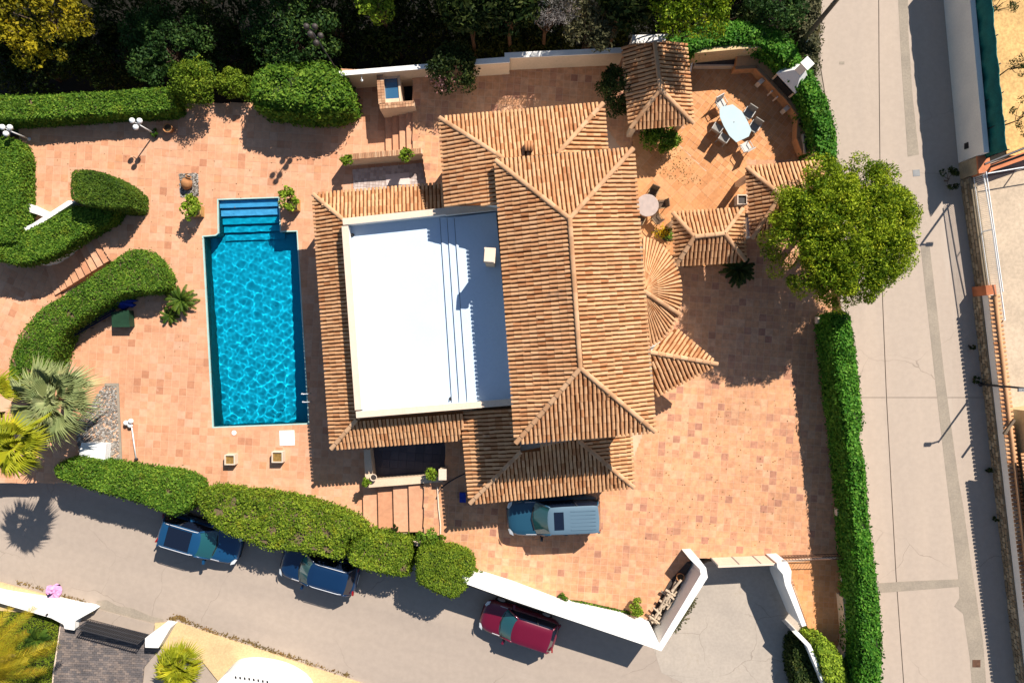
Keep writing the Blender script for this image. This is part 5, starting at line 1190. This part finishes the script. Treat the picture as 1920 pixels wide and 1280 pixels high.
t = thing('wall_pillar', P(834, 886, ZC), 'short square pale pillar at the end of the deck wall', 'pillar'); p = P(830, 889, 1.5); g = MB(); g.box((p.x, p.y, 1.1), (.34, .5, .8)); g.put('pillar_body', 'render_cream', t)
g = MB(); g.box((p.x, p.y, 1.53), (.4, .56, .06)); g.put('pillar_cap', 'parapet_cream', t)

# ================================================================== CARS
def ring_loft(g, rings, tint=0.0, cap=True):
    n = len(rings[0]); o = len(g.v)
    F = [[i * n + k, i * n + (k + 1) % n, (i + 1) * n + (k + 1) % n, (i + 1) * n + k] for i in range(len(rings) - 1) for k in range(n)]
    if cap: F += [list(range(n))[::-1], [(len(rings) - 1) * n + k for k in range(n)]]
    g.add([p for r in rings for p in r], F, tint)
def car(label, loc, heading, L, W, H, paint, glass='car_glass', roof_m=None, sunroof=None, rails=True, rear_x=-.455, roof_r=-.40, roof_f=.06, ws=.205, ribs=False, slope=True):
    t = thing('car', loc, label, 'car'); 
    e = Matrix.Rotation(heading, 3, 'Z')
    if slope: e = Matrix.Rotation(-math.atan(RB), 3, 'Y') @ e
    t.rotation_euler = e.to_euler()
    w = W / 2; zb_ = H * .60
    st = [(-.5, .60, .72, .42), (-.492, .75, .86, .36), (-.47, .87, .95, .30), (-.42, .955, .985, .25), (-.30, .995, 1.0, .22), (-.1, 1.0, 1.0, .22), (.1, 1.0, .995, .22), (.2, 1.0, .985, .22), (.3, .985, .955, .23), (.39, .94, .91, .26), (.445, .855, .86, .30), (.478, .70, .79, .35), (.494, .52, .70, .40), (.5, .34, .62, .44)]
    rings = []
    for x, ww, tt, bb in st:
        h = zb_ * tt; q = w * ww; half = [(.0, bb), (.80, bb), (.965, bb + .10), (1.0, bb + (h - bb) * .45), (.985, h - .17), (.945, h - .07), (.86, h - .015), (.6, h + .012), (.3, h + .025), (0, h + .03)]
        r = [(x * L, -y * q, z) for y, z in half] + [(x * L, y * q, z) for y, z in reversed(half[1:-1])]
        rings.append(r)
    g = MB(); ring_loft(g, rings); body = g.put('body', paint, t, True, True)
    # greenhouse
    def outline(xr, xf, hw, z, bf, br):
        pts = []
        for k in range(7): f = -1 + k / 3; pts.append((xf * L + bf * (1 - f * f) - (.05 if abs(f) == 1 else 0), f * hw, z))
        for f in (.72, .42, .12): pts.append(((xr + (xf - xr) * f) * L, hw * 1.03, z))
        for k in range(7): f = 1 - k / 3; pts.append((xr * L - br * (1 - f * f), f * hw, z))
        for f in (.12, .42, .72): pts.append(((xr + (xf - xr) * f) * L, -hw * 1.03, z))
        return pts
    B_ = outline(rear_x, ws, w * .87, zb_ + .0, .17, .06); T_ = outline(roof_r, roof_f, w * .70, H - .05, .10, .05); n = len(B_)
    def panel(name, idx, m, lift=.0, parent=t):
        g = MB(); vs_ = []
        for i in idx: vs_ += [B_[i % n], T_[i % n]]
        g.add(vs_, [[2 * k, 2 * k + 2, 2 * k + 3, 2 * k + 1] for k in range(len(idx) - 1)]); return g.put(name, m, parent, True, True)
    panel('windshield', list(range(0, 7)), glass); panel('rear_window', list(range(10, 17)), 'car_glass_dark')
    for s in (list(range(6, 11)), list(range(16, 21))):
        for a_, b_ in ((0, 2), (2, 4)): panel('side_window', s[a_:b_ + 1], 'car_glass_dark')
    for i in (0, 6, 10, 16):
        g = MB(); g.tube([B_[i], tuple((B_[i][k] + T_[i][k]) / 2 + (.01 if k == 2 else 0) for k in range(3)), T_[i]], .05, 6); g.put('pillar', paint, t, True, True)
    for i in (8, 18):
        g = MB(); g.tube([B_[i], T_[i]], .035, 6); g.put('pillar', 'trim_black', t, True, True)
    g = MB(); cx = (roof_r + roof_f) / 2 * L; rr = [T_]
    r2 = [(cx + (x - cx) * .94, y * .90, H - .015) for x, y, z in T_]; r3 = [(cx + (x - cx) * .6, y * .55, H + .005) for x, y, z in T_]; r4 = [(cx + (x - cx) * .15, y * .12, H + .01) for x, y, z in T_]
    o = 0; R4 = [T_, r2, r3, r4]; F = [[i * n + k, i * n + (k + 1) % n, (i + 1) * n + (k + 1) % n, (i + 1) * n + k] for i in range(3) for k in range(n)] + [[3 * n + k for k in range(n)]]
    g.add([p for r in R4 for p in r], F); rp = g.put('roof_panel', roof_m or paint, t, True, True)
    if sunroof:
        x0, x1, hw = sunroof; g = MB(); g.box(((x0 + x1) / 2 * L, 0, H + .005), ((x1 - x0) * L, 2 * hw * w, .025)); g.put('sunroof', 'car_glass_dark', rp, False, True)
    if ribs:
        for k in range(6): g = MB(); g.box(((roof_r + .155) * L, (k - 2.5) * w * .19, H + .012), (.26 * L, .05, .02)); g.put('roof_rib', roof_m or paint, rp, False, True)
    if rails:
        for s in (-1, 1):
            g = MB(); g.tube([((roof_r + .02) * L, s * w * .66, H - .03), ((roof_r + .06) * L, s * w * .665, H + .035), ((roof_f - .08) * L, s * w * .665, H + .035), ((roof_f - .03) * L, s * w * .66, H - .03)], .018, 6); g.put('roof_rail', 'chrome', t, True, True)
    for s in (-1, 1):
        g = MB(); M = Matrix.Translation((.135 * L, s * (w + .09), zb_ + .05)) @ Matrix.Rotation(s * R(-12), 4, 'Z'); g.box(0, (.12, .22, .14), M=M); mi = g.put('wing_mirror', paint if roof_m is None else 'trim_black', t, False, True)
        g = MB(); g.box((.145 * L, s * (w - .03), zb_ - .01), (.06, .10, .04)); g.put('mirror_stalk', 'trim_black', mi, False, True)
        # lamps
        g = MB(); g.add([(.43 * L, s * w * .90, zb_ * .85), (.472 * L, s * w * .80, zb_ * .80), (.489 * L, s * w * .55, zb_ * .755), (.468 * L, s * w * .52, zb_ * .83), (.438 * L, s * w * .70, zb_ * .885)], [[0, 1, 2, 3, 4]] if s > 0 else [[4, 3, 2, 1, 0]])
        g.v = [(x + .012, y + s * .012, z + .02) for x, y, z in g.v]; g.put('headlight', 'lamp_clear', t, False, True)
        g = MB(); g.box((-.487 * L, s * w * .72, zb_ * .84), (.08, .26, .16), s * R(18)); g.put('tail_light', 'lamp_red', t, False, True)
        for x in (-.30, .305):
            g = MB(); M = Matrix.Translation((x * L, s * (w - .11), .34)) @ Matrix.Rotation(R(90), 4, 'X'); g.lathe((0, 0, 0), [(.24, -.11), (.31, -.115), (.34, -.07), (.34, .07), (.31, .115), (.24, .11)], 18); g.v = [tuple(M @ Vector(v)) for v in g.v]; wh = g.put('wheel', 'rubber', t, True, True)
            g = MB(); M2 = Matrix.Translation((x * L, s * (w - .0), .34)) @ Matrix.Rotation(R(90), 4, 'X'); g.lathe((0, 0, 0), [(.22, -.02), (.22, .02), (.06, .03)], 14); g.v = [tuple(M2 @ Vector(v)) for v in g.v]; g.put('rim', 'chrome', wh, False, True)
        for x in (-.13, .08): g = MB(); g.box((x * L, s * (w * .995 + .01), zb_ - .13), (.16, .03, .03)); g.put('door_handle', paint, t, False, True)
        g = MB(); g.box((.0, s * (w * .995), .30), (.62 * L, .05, .10)); g.put('side_skirt', 'trim_black', t, False, True)
        g = MB(); g.tube([(.30 * L, s * w * .985 * .86, zb_ * .955 + .0), (.1 * L, s * w * .86, zb_ + .0), (-.3 * L, s * w * .87, zb_ + .0)], .014, 5); g.put('belt_trim', 'chrome', t, False, True)
    g = MB(); g.box((.497 * L, 0, .50), (.05, .9 * w, .16)); g.put('grille', 'trim_black', t, False, True)
    g = MB(); g.box((-.498 * L, 0, .50), (.03, .55, .12)); g.put('number_plate', 'white_metal', t, False, True)
    g = MB(); g.tube([(.205 * L + .02, -w * .6, zb_ + .03), (.205 * L + .14, 0, zb_ + .035), (.205 * L + .02, w * .6, zb_ + .03)], .035, 6); g.put('cowl', 'trim_black', t, False, True)
    for s in (-.45, .25): g = MB(); g.tube([(ws * L + .08, s * w, zb_ + .06), (ws * L - .12, s * w + .42, zb_ + .13)], .012, 5); g.put('wiper', 'trim_black', t, False, True)
    return t
def car_at(px, py, dz=.75):
    q = PR(px, py, dz); return Vector((q.x, q.y, zroad(q.x) + .012))
car('blue estate car with black glass roof parked half under the green hedge', car_at(376, 1010), R(-15.5), 4.55, 1.86, 1.55, 'paint_blue', 'car_glass', None, (-.32, -.03, .56), True)
car('dark navy blue car with plain roof parked under the yellow-green hedge', car_at(599, 1069), R(180 - 15), 4.25, 1.80, 1.52, 'paint_navy', 'car_glass', None, None, True)
car('dark red hatchback parked against the white boundary wall', car_at(974, 1173), R(180 - 17.5), 4.15, 1.76, 1.50, 'paint_red', 'car_glass', None, None, False)
p = P(1037, 967, ZC + .85); car('steel-blue off-road car with ribbed pale roof in the entrance court', (p.x, p.y, ZC + .012), R(182.5), 4.75, 1.92, 1.88, 'paint_steel', 'car_glass', 'roof_panel_pale', (-.10, .0, .46), False, -.49, -.46, .05, .19, True, False)

# ================================================================== SOUTH-WEST NEIGHBOUR
def road_prism(name, label, cat, poly, h0, h1, m, parent=None, kind=None):
    pts = ppr(poly, h1 if not callable(h1) else 0); g = MB(); g.prism(pts, lambda x, y: zroad(x) + h0, lambda x, y: zroad(x) + h1)
    o = g.put(name, m, parent)
    if kind: tag(o, kind=kind)
    elif label: tag(o, label, cat)
    return o
road_prism('pavement', None, None, [(-200, 1050), (0, 1092), (90, 1116), (172, 1136), (176, 1150), (80, 1150), (-200, 1130)], -.3, .10, 'sidewalk', kind='structure')
road_prism('pavement', None, None, [(290, 1168), (330, 1166), (420, 1196), (520, 1228), (600, 1256), (690, 1285), (900, 1360), (600, 1360), (420, 1290), (380, 1240), (290, 1210)], -.3, .10, 'sidewalk', kind='structure')
road_prism('gate_ramp', None, None, [(172, 1140), (176, 1140), (290, 1170), (285, 1192), (170, 1165)], -.3, .06, 'asphalt', kind='structure')
dv = ppr([(118, 1172), (170, 1160), (285, 1190), (300, 1214), (270, 1250), (262, 1340), (98, 1340), (106, 1260)], .05); g = MB(); g.prism(dv, lambda x, y: zroad(x) - .3, -.90); dvo = tag(g.put('neighbour_driveway', 'pot_dark'), kind='structure')
def sloped_paving(parent, poly, size, asp, ang, m, n_ind, name):
    zz = zroad(sum(p.x for p in poly) / len(poly)); paving(parent, poly, [], -.87, size, ang, m, n_ind, None, .016, name, asp, True)
sloped_paving(dvo, dv, .24, .5, R(-2), 'dark_paver', 300, 'paver')
g = MB(); g.prism(ppr([(113, 1168), (120, 1170), (106, 1260), (100, 1340), (93, 1340), (99, 1260)], .12), lambda x, y: zroad(x) - .2, lambda x, y: zroad(x) + .12); tag(g.put('driveway_kerb', 'parapet_cream'), 'pale kerb between the neighbouring lawn and the paved driveway', 'kerb')
t = thing('neighbour_wall', PR(80, 1140), 'broad white wall along the pavement in front of the neighbouring lawn', 'wall')
wp = ppr([(-200, 1062), (0, 1111), (100, 1127), (168, 1140), (176, 1144), (140, 1164), (139, 1180), (121, 1178), (119, 1170), (96, 1158), (0, 1130), (-200, 1085)], .6); g = MB(); g.prism(wp, lambda x, y: zroad(x) - .2, lambda x, y: zroad(x) + .6); g.put('wall_body', 'render_white', t)
wp = ppr([(122, 1170), (140, 1164), (139, 1181), (121, 1178)], .7); g = MB(); g.prism(wp, lambda x, y: zroad(x) + .6, lambda x, y: zroad(x) + .7); g.put('pillar_cap', 'render_white', t)
g = MB(); q = PR(89, 1151, .6); g.lathe((q.x, q.y, zroad(q.x) + .6), [(.06, 0), (.05, .1), (.02, .14)], 8); g.put('wall_lamp', 'dark_metal', t)
t = thing('gate_pillar', PR(292, 1192), 'white flared gate pillar next to the low bushy fan palm', 'pillar')
wp = ppr([(273, 1195), (303, 1173), (320, 1176), (297, 1214), (273, 1212)], .8); g = MB(); g.prism(wp, lambda x, y: zroad(x) - .2, lambda x, y: zroad(x) + .8); g.put('pillar_body', 'render_white', t)
wp = ppr([(272, 1196), (290, 1188), (294, 1214), (272, 1213)], .9); g = MB(); g.prism(wp, lambda x, y: zroad(x) + .8, lambda x, y: zroad(x) + .9); g.put('pillar_cap', 'render_white', t)
t = thing('driveway_gate', PR(226, 1174), 'black lattice gate across the neighbouring paved driveway', 'gate')
ga, gb = PR(170, 1160), PR(281, 1188); gd = gb - ga; ang = math.atan2(gd.y, gd.x)
for h in (.1, .5, .9, 1.25): g = MB(); g.tube([ga + Vector((0, 0, h)), gb + Vector((0, 0, h))], .028, 6); g.put('rail', 'dark_metal', t)
for k in range(30): c = ga + gd * (k / 29); g = MB(); g.box((c.x, c.y, c.z + .68), (.045, .03, 1.25), ang); g.put('bar', 'dark_metal', t)
g = MB(); c = (ga + gb) / 2; g.box((c.x, c.y - .03, c.z + .6), (gd.length - .1, .02, .9), ang); g.put('back_sheet', 'trim_black', t)
t = thing('garden_canopy', PR(470, 1300), 'white rounded canopy with a row of small dark vents beside the pavement', 'canopy')
cp = smooth_poly(ppr([(385, 1310), (418, 1264), (440, 1256), (478, 1256), (530, 1268), (575, 1300), (580, 1360), (390, 1360)], 1.6), 2)
g = MB(); g.prism(cp, -1.2, .9); cb = g.put('canopy_body', 'render_white', t); g = MB(); g.prism(offs(cp, -.22), .9, .98); g.put('canopy_top', 'render_white', t)
for k in range(8): q = P(442 + k * 8.5, 1269 + k * .9 + .05 * k * k, .98); g = MB(); g.box((q.x, q.y, .985), (.08, .13, .03), .2); g.put('vent', 'trim_black', t)
t = thing('plastic_bag', PR(103, 1107), 'crumpled pink plastic bag lying at the pavement edge', 'bag')
rg = np.random.default_rng(81); c = PR(104, 1107); g = MB(); g.lathe(c, [(.42, .02), (.40, .16), (.28, .30), (.12, .34), (.02, .33)], 16)
g.v = [(x + rg.normal(0, .05), y + rg.normal(0, .05), max(c.z + .1, z + rg.normal(0, .05))) for x, y, z in g.v]; g.put('bag_film', 'pink_plastic', t)
g = MB(); g.box((c.x - .12, c.y - .12, c.z + .32), (.22, .12, .1), .6); g.put('bag_knot', 'navy', t)
def litter(label, line, n, spread, seed, m='leaf_dry', size=.05):
    r = np.random.default_rng(seed); pts = ppr(line); C = []
    for k in range(n):
        i = r.integers(len(pts) - 1); q = pts[i].lerp(pts[i + 1], r.random() ** 1.0); C.append((q.x + r.normal(0, spread), q.y + r.normal(0, spread), zroad(q.x) + .03))
    C = np.array(C); o = put('leaf_litter', quads('leaf_litter', leaf_quads(C, np.tile([0, 0, 1.], (n, 1)), size, r, .5), r.random(n)), m); C
    tag(o, label, 'leaves', kind='stuff')
litter('dry leaves gathered along the pavement edge near the pink bag', [(30, 1090), (90, 1106), (150, 1126), (168, 1134)], 260, .06, 91)
litter('dry leaves and weeds gathered along the pavement edge opposite the parked cars', [(318, 1162), (336, 1155), (350, 1164), (400, 1184), (470, 1203), (510, 1220), (560, 1235), (660, 1268)], 900, .07, 92)
litter('weeds sprouting at the foot of the corner boundary wall on the driveway', [(1300, 1120), (1280, 1155), (1262, 1180)], 500, .12, 93, 'leaf_olive_grey', .06)

# ================================================================== EAST SIDE OF THE LANE
def lane_wall(a, b, w, h0, h1, side=1):
    """prism along a lane-level pixel line, thickened away from the lane"""
    A_, B_ = PR(*a), PR(*b); u = (B_ - A_).normalized(); n = Vector((-u.y, u.x, 0)); n = n if n.x > 0 else -n
    g = MB(); pts = [A_, B_, B_ + n * w, A_ + n * w]; g.prism([Vector((p.x, p.y, 0)) for p in pts], lambda x, y: zroad(x) + h0, lambda x, y: zroad(x) + h1); return g, A_, B_, n, u
t = thing('lane_wall', PR(1780, 150), 'tall white rendered wall in shade along the concrete lane', 'wall')
g, A_, B_, n, u = lane_wall((1758, -120), (1797, 306), .25, -.4, 1.95); g.put('wall_body', 'render_white', t)
c = B_ - u * .7 + Vector((-.01, 0, .55)); g = MB(); g.box((c.x, c.y, c.z + .2), (.05, .3, .3)); g.put('meter_hatch', 'trim_black', t)
t = thing('mesh_fence', PR(1830, 150), 'green shade-cloth fence behind the tall white lane wall', 'fence')
fa, fb = P(1812, -120, 2.5), P(1853, 294, 2.5); d = fb - fa
nseg = 16; V = []; 
for k in range(nseg * 4 + 1):
    q = fa + d * (k / (nseg * 4)); bl = .06 * math.sin(k * .8) + .03 * math.sin(k * 2.3)
    V += [(q.x + bl * .3, q.y, 1.6), (q.x + bl + .06, q.y, 2.7), (q.x + bl * .4, q.y, 3.75)]
g = MB(); g.add(V, [[3 * k + j, 3 * k + 3 + j, 3 * k + 4 + j, 3 * k + 1 + j] for k in range(nseg * 4) for j in (0, 1)]); o = g.put('mesh_panel', 'green_mesh', t, True)
so = o.modifiers.new('thickness', 'SOLIDIFY'); so.thickness = .03
for k in range(0, nseg + 1, 2):
    q = fa + d * (k / nseg); g = MB(); g.tube([(q.x + .1, q.y, .5), (q.x + .1, q.y, 3.8)], .03, 6); g.put('fence_post', 'dark_metal', t)
g = MB(); g.prism([P(1838, -200, .9), P(1888, 292, .9), P(1930, 290, .9), P(2200, 290, .9), P(2200, -200, .9)], -4.6, .9); tag(g.put('dry_ground', 'dry_ground'), kind='structure')
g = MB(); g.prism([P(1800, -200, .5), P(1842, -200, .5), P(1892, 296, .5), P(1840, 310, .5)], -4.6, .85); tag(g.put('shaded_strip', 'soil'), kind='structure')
t = thing('corner_pillar', PR(1808, 320), 'square stone-faced pillar with orange top at the end of the white lane wall', 'pillar')
g, A_, B_, n, u = lane_wall((1797, 308), (1800, 337), .55, -.3, 1.35); g.put('pillar_body', 'stone_wall', t)
g, A_, B_, n, u = lane_wall((1797, 307), (1800, 338), .60, 1.35, 1.45); g.put('pillar_cap', 'orange_paint', t)
t = thing('orange_wall', P(1880, 300, 2), 'orange-red painted wall between the green fence and the neighbouring yard', 'wall')
g = MB(); wpx = [(1832, 318), (1860, 306), (1930, 282), (2050, 240), (2050, 252), (1930, 296), (1862, 320), (1836, 328)]; g.prism(pp(wpx, 2.0), -1, 2.0); g.put('wall_body', 'orange_paint', t)
g = MB(); g.tube([P(1846, 308, 2.2), P(1925, 276, 2.2), P(2050, 230, 2.2)], .06, 6); g.put('pipe_rail', 'dark_metal', t)
# yard behind the railing and the low wall under it
g = MB(); g.prism([P(1822, 335, 1.2), P(1930, 318, 1.2), P(2200, 318, 1.2), P(2200, 1400, 1.2), P(1935, 1400, 1.2), P(1878, 760, 1.2), P(1858, 556, 1.2)], -4.59, 1.2); tag(g.put('neighbour_yard', 'pale_ground'), kind='structure')
t = thing('low_wall', PR(1815, 440), 'low mottled dark stone wall in shade under the white railing', 'wall')
g, A_, B_, n, u = lane_wall((1801, 338), (1831, 552), .30, -.3, .72); g.put('wall_body', 'stone_mortar', t)
rg = np.random.default_rng(101); Lw = (B_ - A_).length
for k in range(int(Lw / .36)):
    for r_ in range(3):
        c = A_ + u * (.18 + .36 * k + (.15 if r_ % 2 else 0)) ; g = MB(); g.box((c.x - .0, c.y, c.z + .10 + .23 * r_), (rg.uniform(.05, .09), rg.uniform(.26, .33), rg.uniform(.17, .21)), math.atan2(u.y, u.x) - math.pi / 2, rg.random()); g.put('stone', 'stone_wall', t)
t = thing('railing', PR(1830, 440), 'white metal railing with close upright bars above the low stone wall', 'railing')
z0_ = .72; a2, b2_ = A_ + n * .15, B_ + n * .15; d = b2_ - a2
for h, rr in ((z0_ + .08, .02), (z0_ + 1.0, .03)): g = MB(); g.tube([a2 + Vector((0, 0, h)), b2_ + Vector((0, 0, h))], rr, 6); g.put('rail', 'white_metal', t)
nb_ = 62
for k in range(nb_ + 1): c = a2 + d * (k / nb_); g = MB(); g.tube([c + Vector((0, 0, z0_)), c + Vector((0, 0, z0_ + 1.0))], .010, 5); g.put('bar', 'white_metal', t)
t = thing('yard_frame', P(1880, 330, 2.2), 'long white pipe frame around the neighbouring yard', 'railing')
g = MB(); g.tube([P(1848, 326, 2.2), P(1930, 312, 2.2), P(2050, 292, 2.2)], .03, 6); g.put('rail', 'white_metal', t)
g = MB(); g.tube([P(1844, 327, 2.2), P(1861, 430, 2.2), P(1884, 600, 2.0)], .035, 6); g.put('rail', 'white_metal', t)
for q in ((1848, 326), (1861, 430), (1884, 600), (1930, 312)): c = P(*q, 2.2); g = MB(); g.tube([(c.x, c.y, 1.2), (c.x, c.y, 2.2)], .03, 6); g.put('post', 'white_metal', t)
# stone wall with tiled coping
t = thing('stone_wall', PR(1860, 920), 'long stone-based wall with white upper band and terracotta tile coping along the lane', 'wall')
g, A_, B_, n, u = lane_wall((1824, 556), (1912, 1330), .45, -.3, .62); g.put('wall_base', 'stone_mortar', t)
Lw = (B_ - A_).length; rg = np.random.default_rng(102); kk = 0
for k in range(int(Lw / .31)):
    for r_ in range(3):
        kk += 1
        if kk > 300: break
        c = A_ + u * (.16 + .31 * k + (.14 if r_ % 2 else 0) + rg.normal(0, .02)); g = MB(); g.box((c.x, c.y, c.z + .10 + .2 * r_), (rg.uniform(.05, .11), rg.uniform(.22, .29), rg.uniform(.15, .19)), math.atan2(u.y, u.x) - math.pi / 2 + rg.normal(0, .05), rg.random()); g.put('stone', 'stone_wall', t)
A2, B2 = A_ + n * .06, B_ + n * .06
g = MB(); g.prism([A2, B2, B2 + n * .33, A2 + n * .33], lambda x, y: zroad(x) + .6, lambda x, y: zroad(x) + 1.18); g.put('wall_upper', 'render_white', t)
inv = mat_world(t).inverted(); nT = int(Lw / .215); mid = n * .22; COPE = bmesh_of(RV * np.array([.72, .62, .8]), RF, 'coping_tile', 'roof_tile')
for side in (-1, 1):
    g = MB()
    for k in range(nT):
        c = A_ + u * (.1 + .215 * k) + mid + n * (.13 * side); c.z = zroad(c.x) + 1.24
        y_ = -n * side; y_ = (y_ + Vector((0, 0, .28))).normalized(); x_ = u; z_ = x_.cross(y_); 
        if z_.z < 0: x_ = -u; z_ = x_.cross(y_)
        M = Matrix(((x_.x, y_.x, z_.x, c.x), (x_.y, y_.y, z_.y, c.y), (x_.z, y_.z, z_.z, c.z), (0, 0, 0, 1)))
        o = bpy.data.objects.new('coping_tile', COPE); link(o, t); o.matrix_parent_inverse = inv; o.matrix_basis = M
g = MB(); rA, rB = A_ + mid, B_ + mid; rA.z += 1.36; rB.z += 1.36; g.tube([rA, rB], .085, 8); g.put('ridge_course', 'ridge_tile', t, True)
g = MB(); g.prism([A_, A_ + n * .5, A_ + n * .5 - u * .5, A_ - u * .5], lambda x, y: zroad(x) - .3, lambda x, y: zroad(x) + 1.05); g.put('end_pillar', 'orange_paint', t)
# neighbouring house edge
t = thing('neighbour_house', P(1935, 950, 1.2), 'cream neighbouring house with tiled eave just behind the stone wall', 'house')
g = MB(); g.prism(pp([(1925, 770), (1990, 762), (2090, 1400), (1990, 1400)], 2.6), 1.2, 2.6); g.put('wall', 'sidewalk', t)
e1, e2_, e3, e4 = P(1917, 850, 2.9), P(1985, 1400, 2.9), P(2140, 1400, 3.9), P(2060, 840, 3.9); roof(t, 'roof', [[e1, e2_, e3, e4]], [], 0)
g = MB(); q = P(1892, 800, 2.4); g.box((q.x, q.y, 2.4), (.12, .9, .12), R(-35)); g.put('bracket', 'wood_pole', t)

# ------------------------------------------------------------------ poles
def pole(label, base, h, r, m, arm=None, name='lamp_post', cat='pole'):
    t = thing(name, base, label, cat); g = MB(); b = Vector(base); g.tube([b - Vector((0, 0, .3)), b + Vector((0, 0, h))], [r, r * .8], 10); g.put('shaft', m, t, True)
    g = MB(); g.lathe(b - Vector((0, 0, .02)), [(r * 2.0, 0), (r * 2.0, .05), (r * 1.2, .12)], 10); g.put('foot', m, t)
    if arm: g = MB(); g.tube([b + Vector((0, 0, h - .05)), b + Vector((arm[0], arm[1], h + .1))], r * .7, 8); g.put('arm', m, t, True); g = MB(); g.box((b.x + arm[0], b.y + arm[1], h + b.z + .08), (.34, .16, .09)); g.put('lamp_head', 'grey_metal', t)
    return t
pole('slim dark street lamp rising behind the stone wall with tile coping', PR(1838, 720), 3.5, .06, 'dark_metal', (-.5, -.05))
pole('dark street lamp behind the stone-faced corner pillar', PR(1822, 326), 4.3, .07, 'dark_metal', (.5, .1))
b = P(1480, 108, .3); tq = P(1574, -6, 5.2); t = thing('utility_pole', b, 'weathered wooden utility pole rising out of the ivy', 'pole')
g = MB(); g.tube([b - Vector((0, 0, .3)), b.lerp(tq, 1.02)], [.13, .11], 10); g.put('shaft', 'wood_pole', t, True)
o_ = Vector((.14, -.1, 0)); g = MB(); g.tube([b + o_, b.lerp(tq, .35) + o_], .04, 8); g.put('conduit', 'white_metal', t, True)
g = MB(); c = b.lerp(tq, .95); g.box((c.x, c.y, c.z), (.6, .08, .08), .6); g.put('cross_arm', 'wood_pole', t)
shrub('weed', 'dark weed clump growing at the foot of the white lane wall', 1781, 335, .7, 20, .9, 'leaf_dark', 12, 40, .06, 'plant', sy=1.4)
for (x, y, r) in ((1822, 650, 7), (1829, 712, 9), (1854, 880, 7), (1866, 972, 5)):
    shrub('weed', 'small weed tuft in the shade at the foot of the long stone wall', x, y, .75, r, .4, 'leaf_dark', 6, 30, .05, 'plant', 'weeds along the stone wall')

def scatter(label, poly, z, n, seed, m='leaf_dry', size=.035):
    r = np.random.default_rng(seed); pts = pp(poly, z); xs = [p.x for p in pts]; ys = [p.y for p in pts]
    X = r.uniform(min(xs), max(xs), n * 3); Y = r.uniform(min(ys), max(ys), n * 3); k = inside(X, Y, pts); C = np.stack([X[k], Y[k], np.full(k.sum(), z + .015)], 1)[:n]
    tag(put('fallen_leaves', quads('fallen_leaves', leaf_quads(C, np.tile([0, 0, 1.], (len(C), 1)), size, r, .25), r.random(len(C))), m), label, 'leaves', kind='stuff')
scatter('fallen leaves scattered on the garden patio near the leafy shrub', [(1225, 290), (1262, 262), (1300, 300), (1320, 345), (1285, 350), (1240, 330)], ZC, 170, 201)
scatter('fallen leaves and dirt specks scattered over the entrance court', [(1210, 770), (1480, 730), (1500, 1020), (1200, 1050), (1190, 900)], ZC, 190, 202)
scatter('fallen leaves and dirt specks scattered over the pool terrace', [(90, 290), (600, 270), (560, 350), (390, 420), (370, 700), (240, 640), (240, 420)], 0, 120, 203)
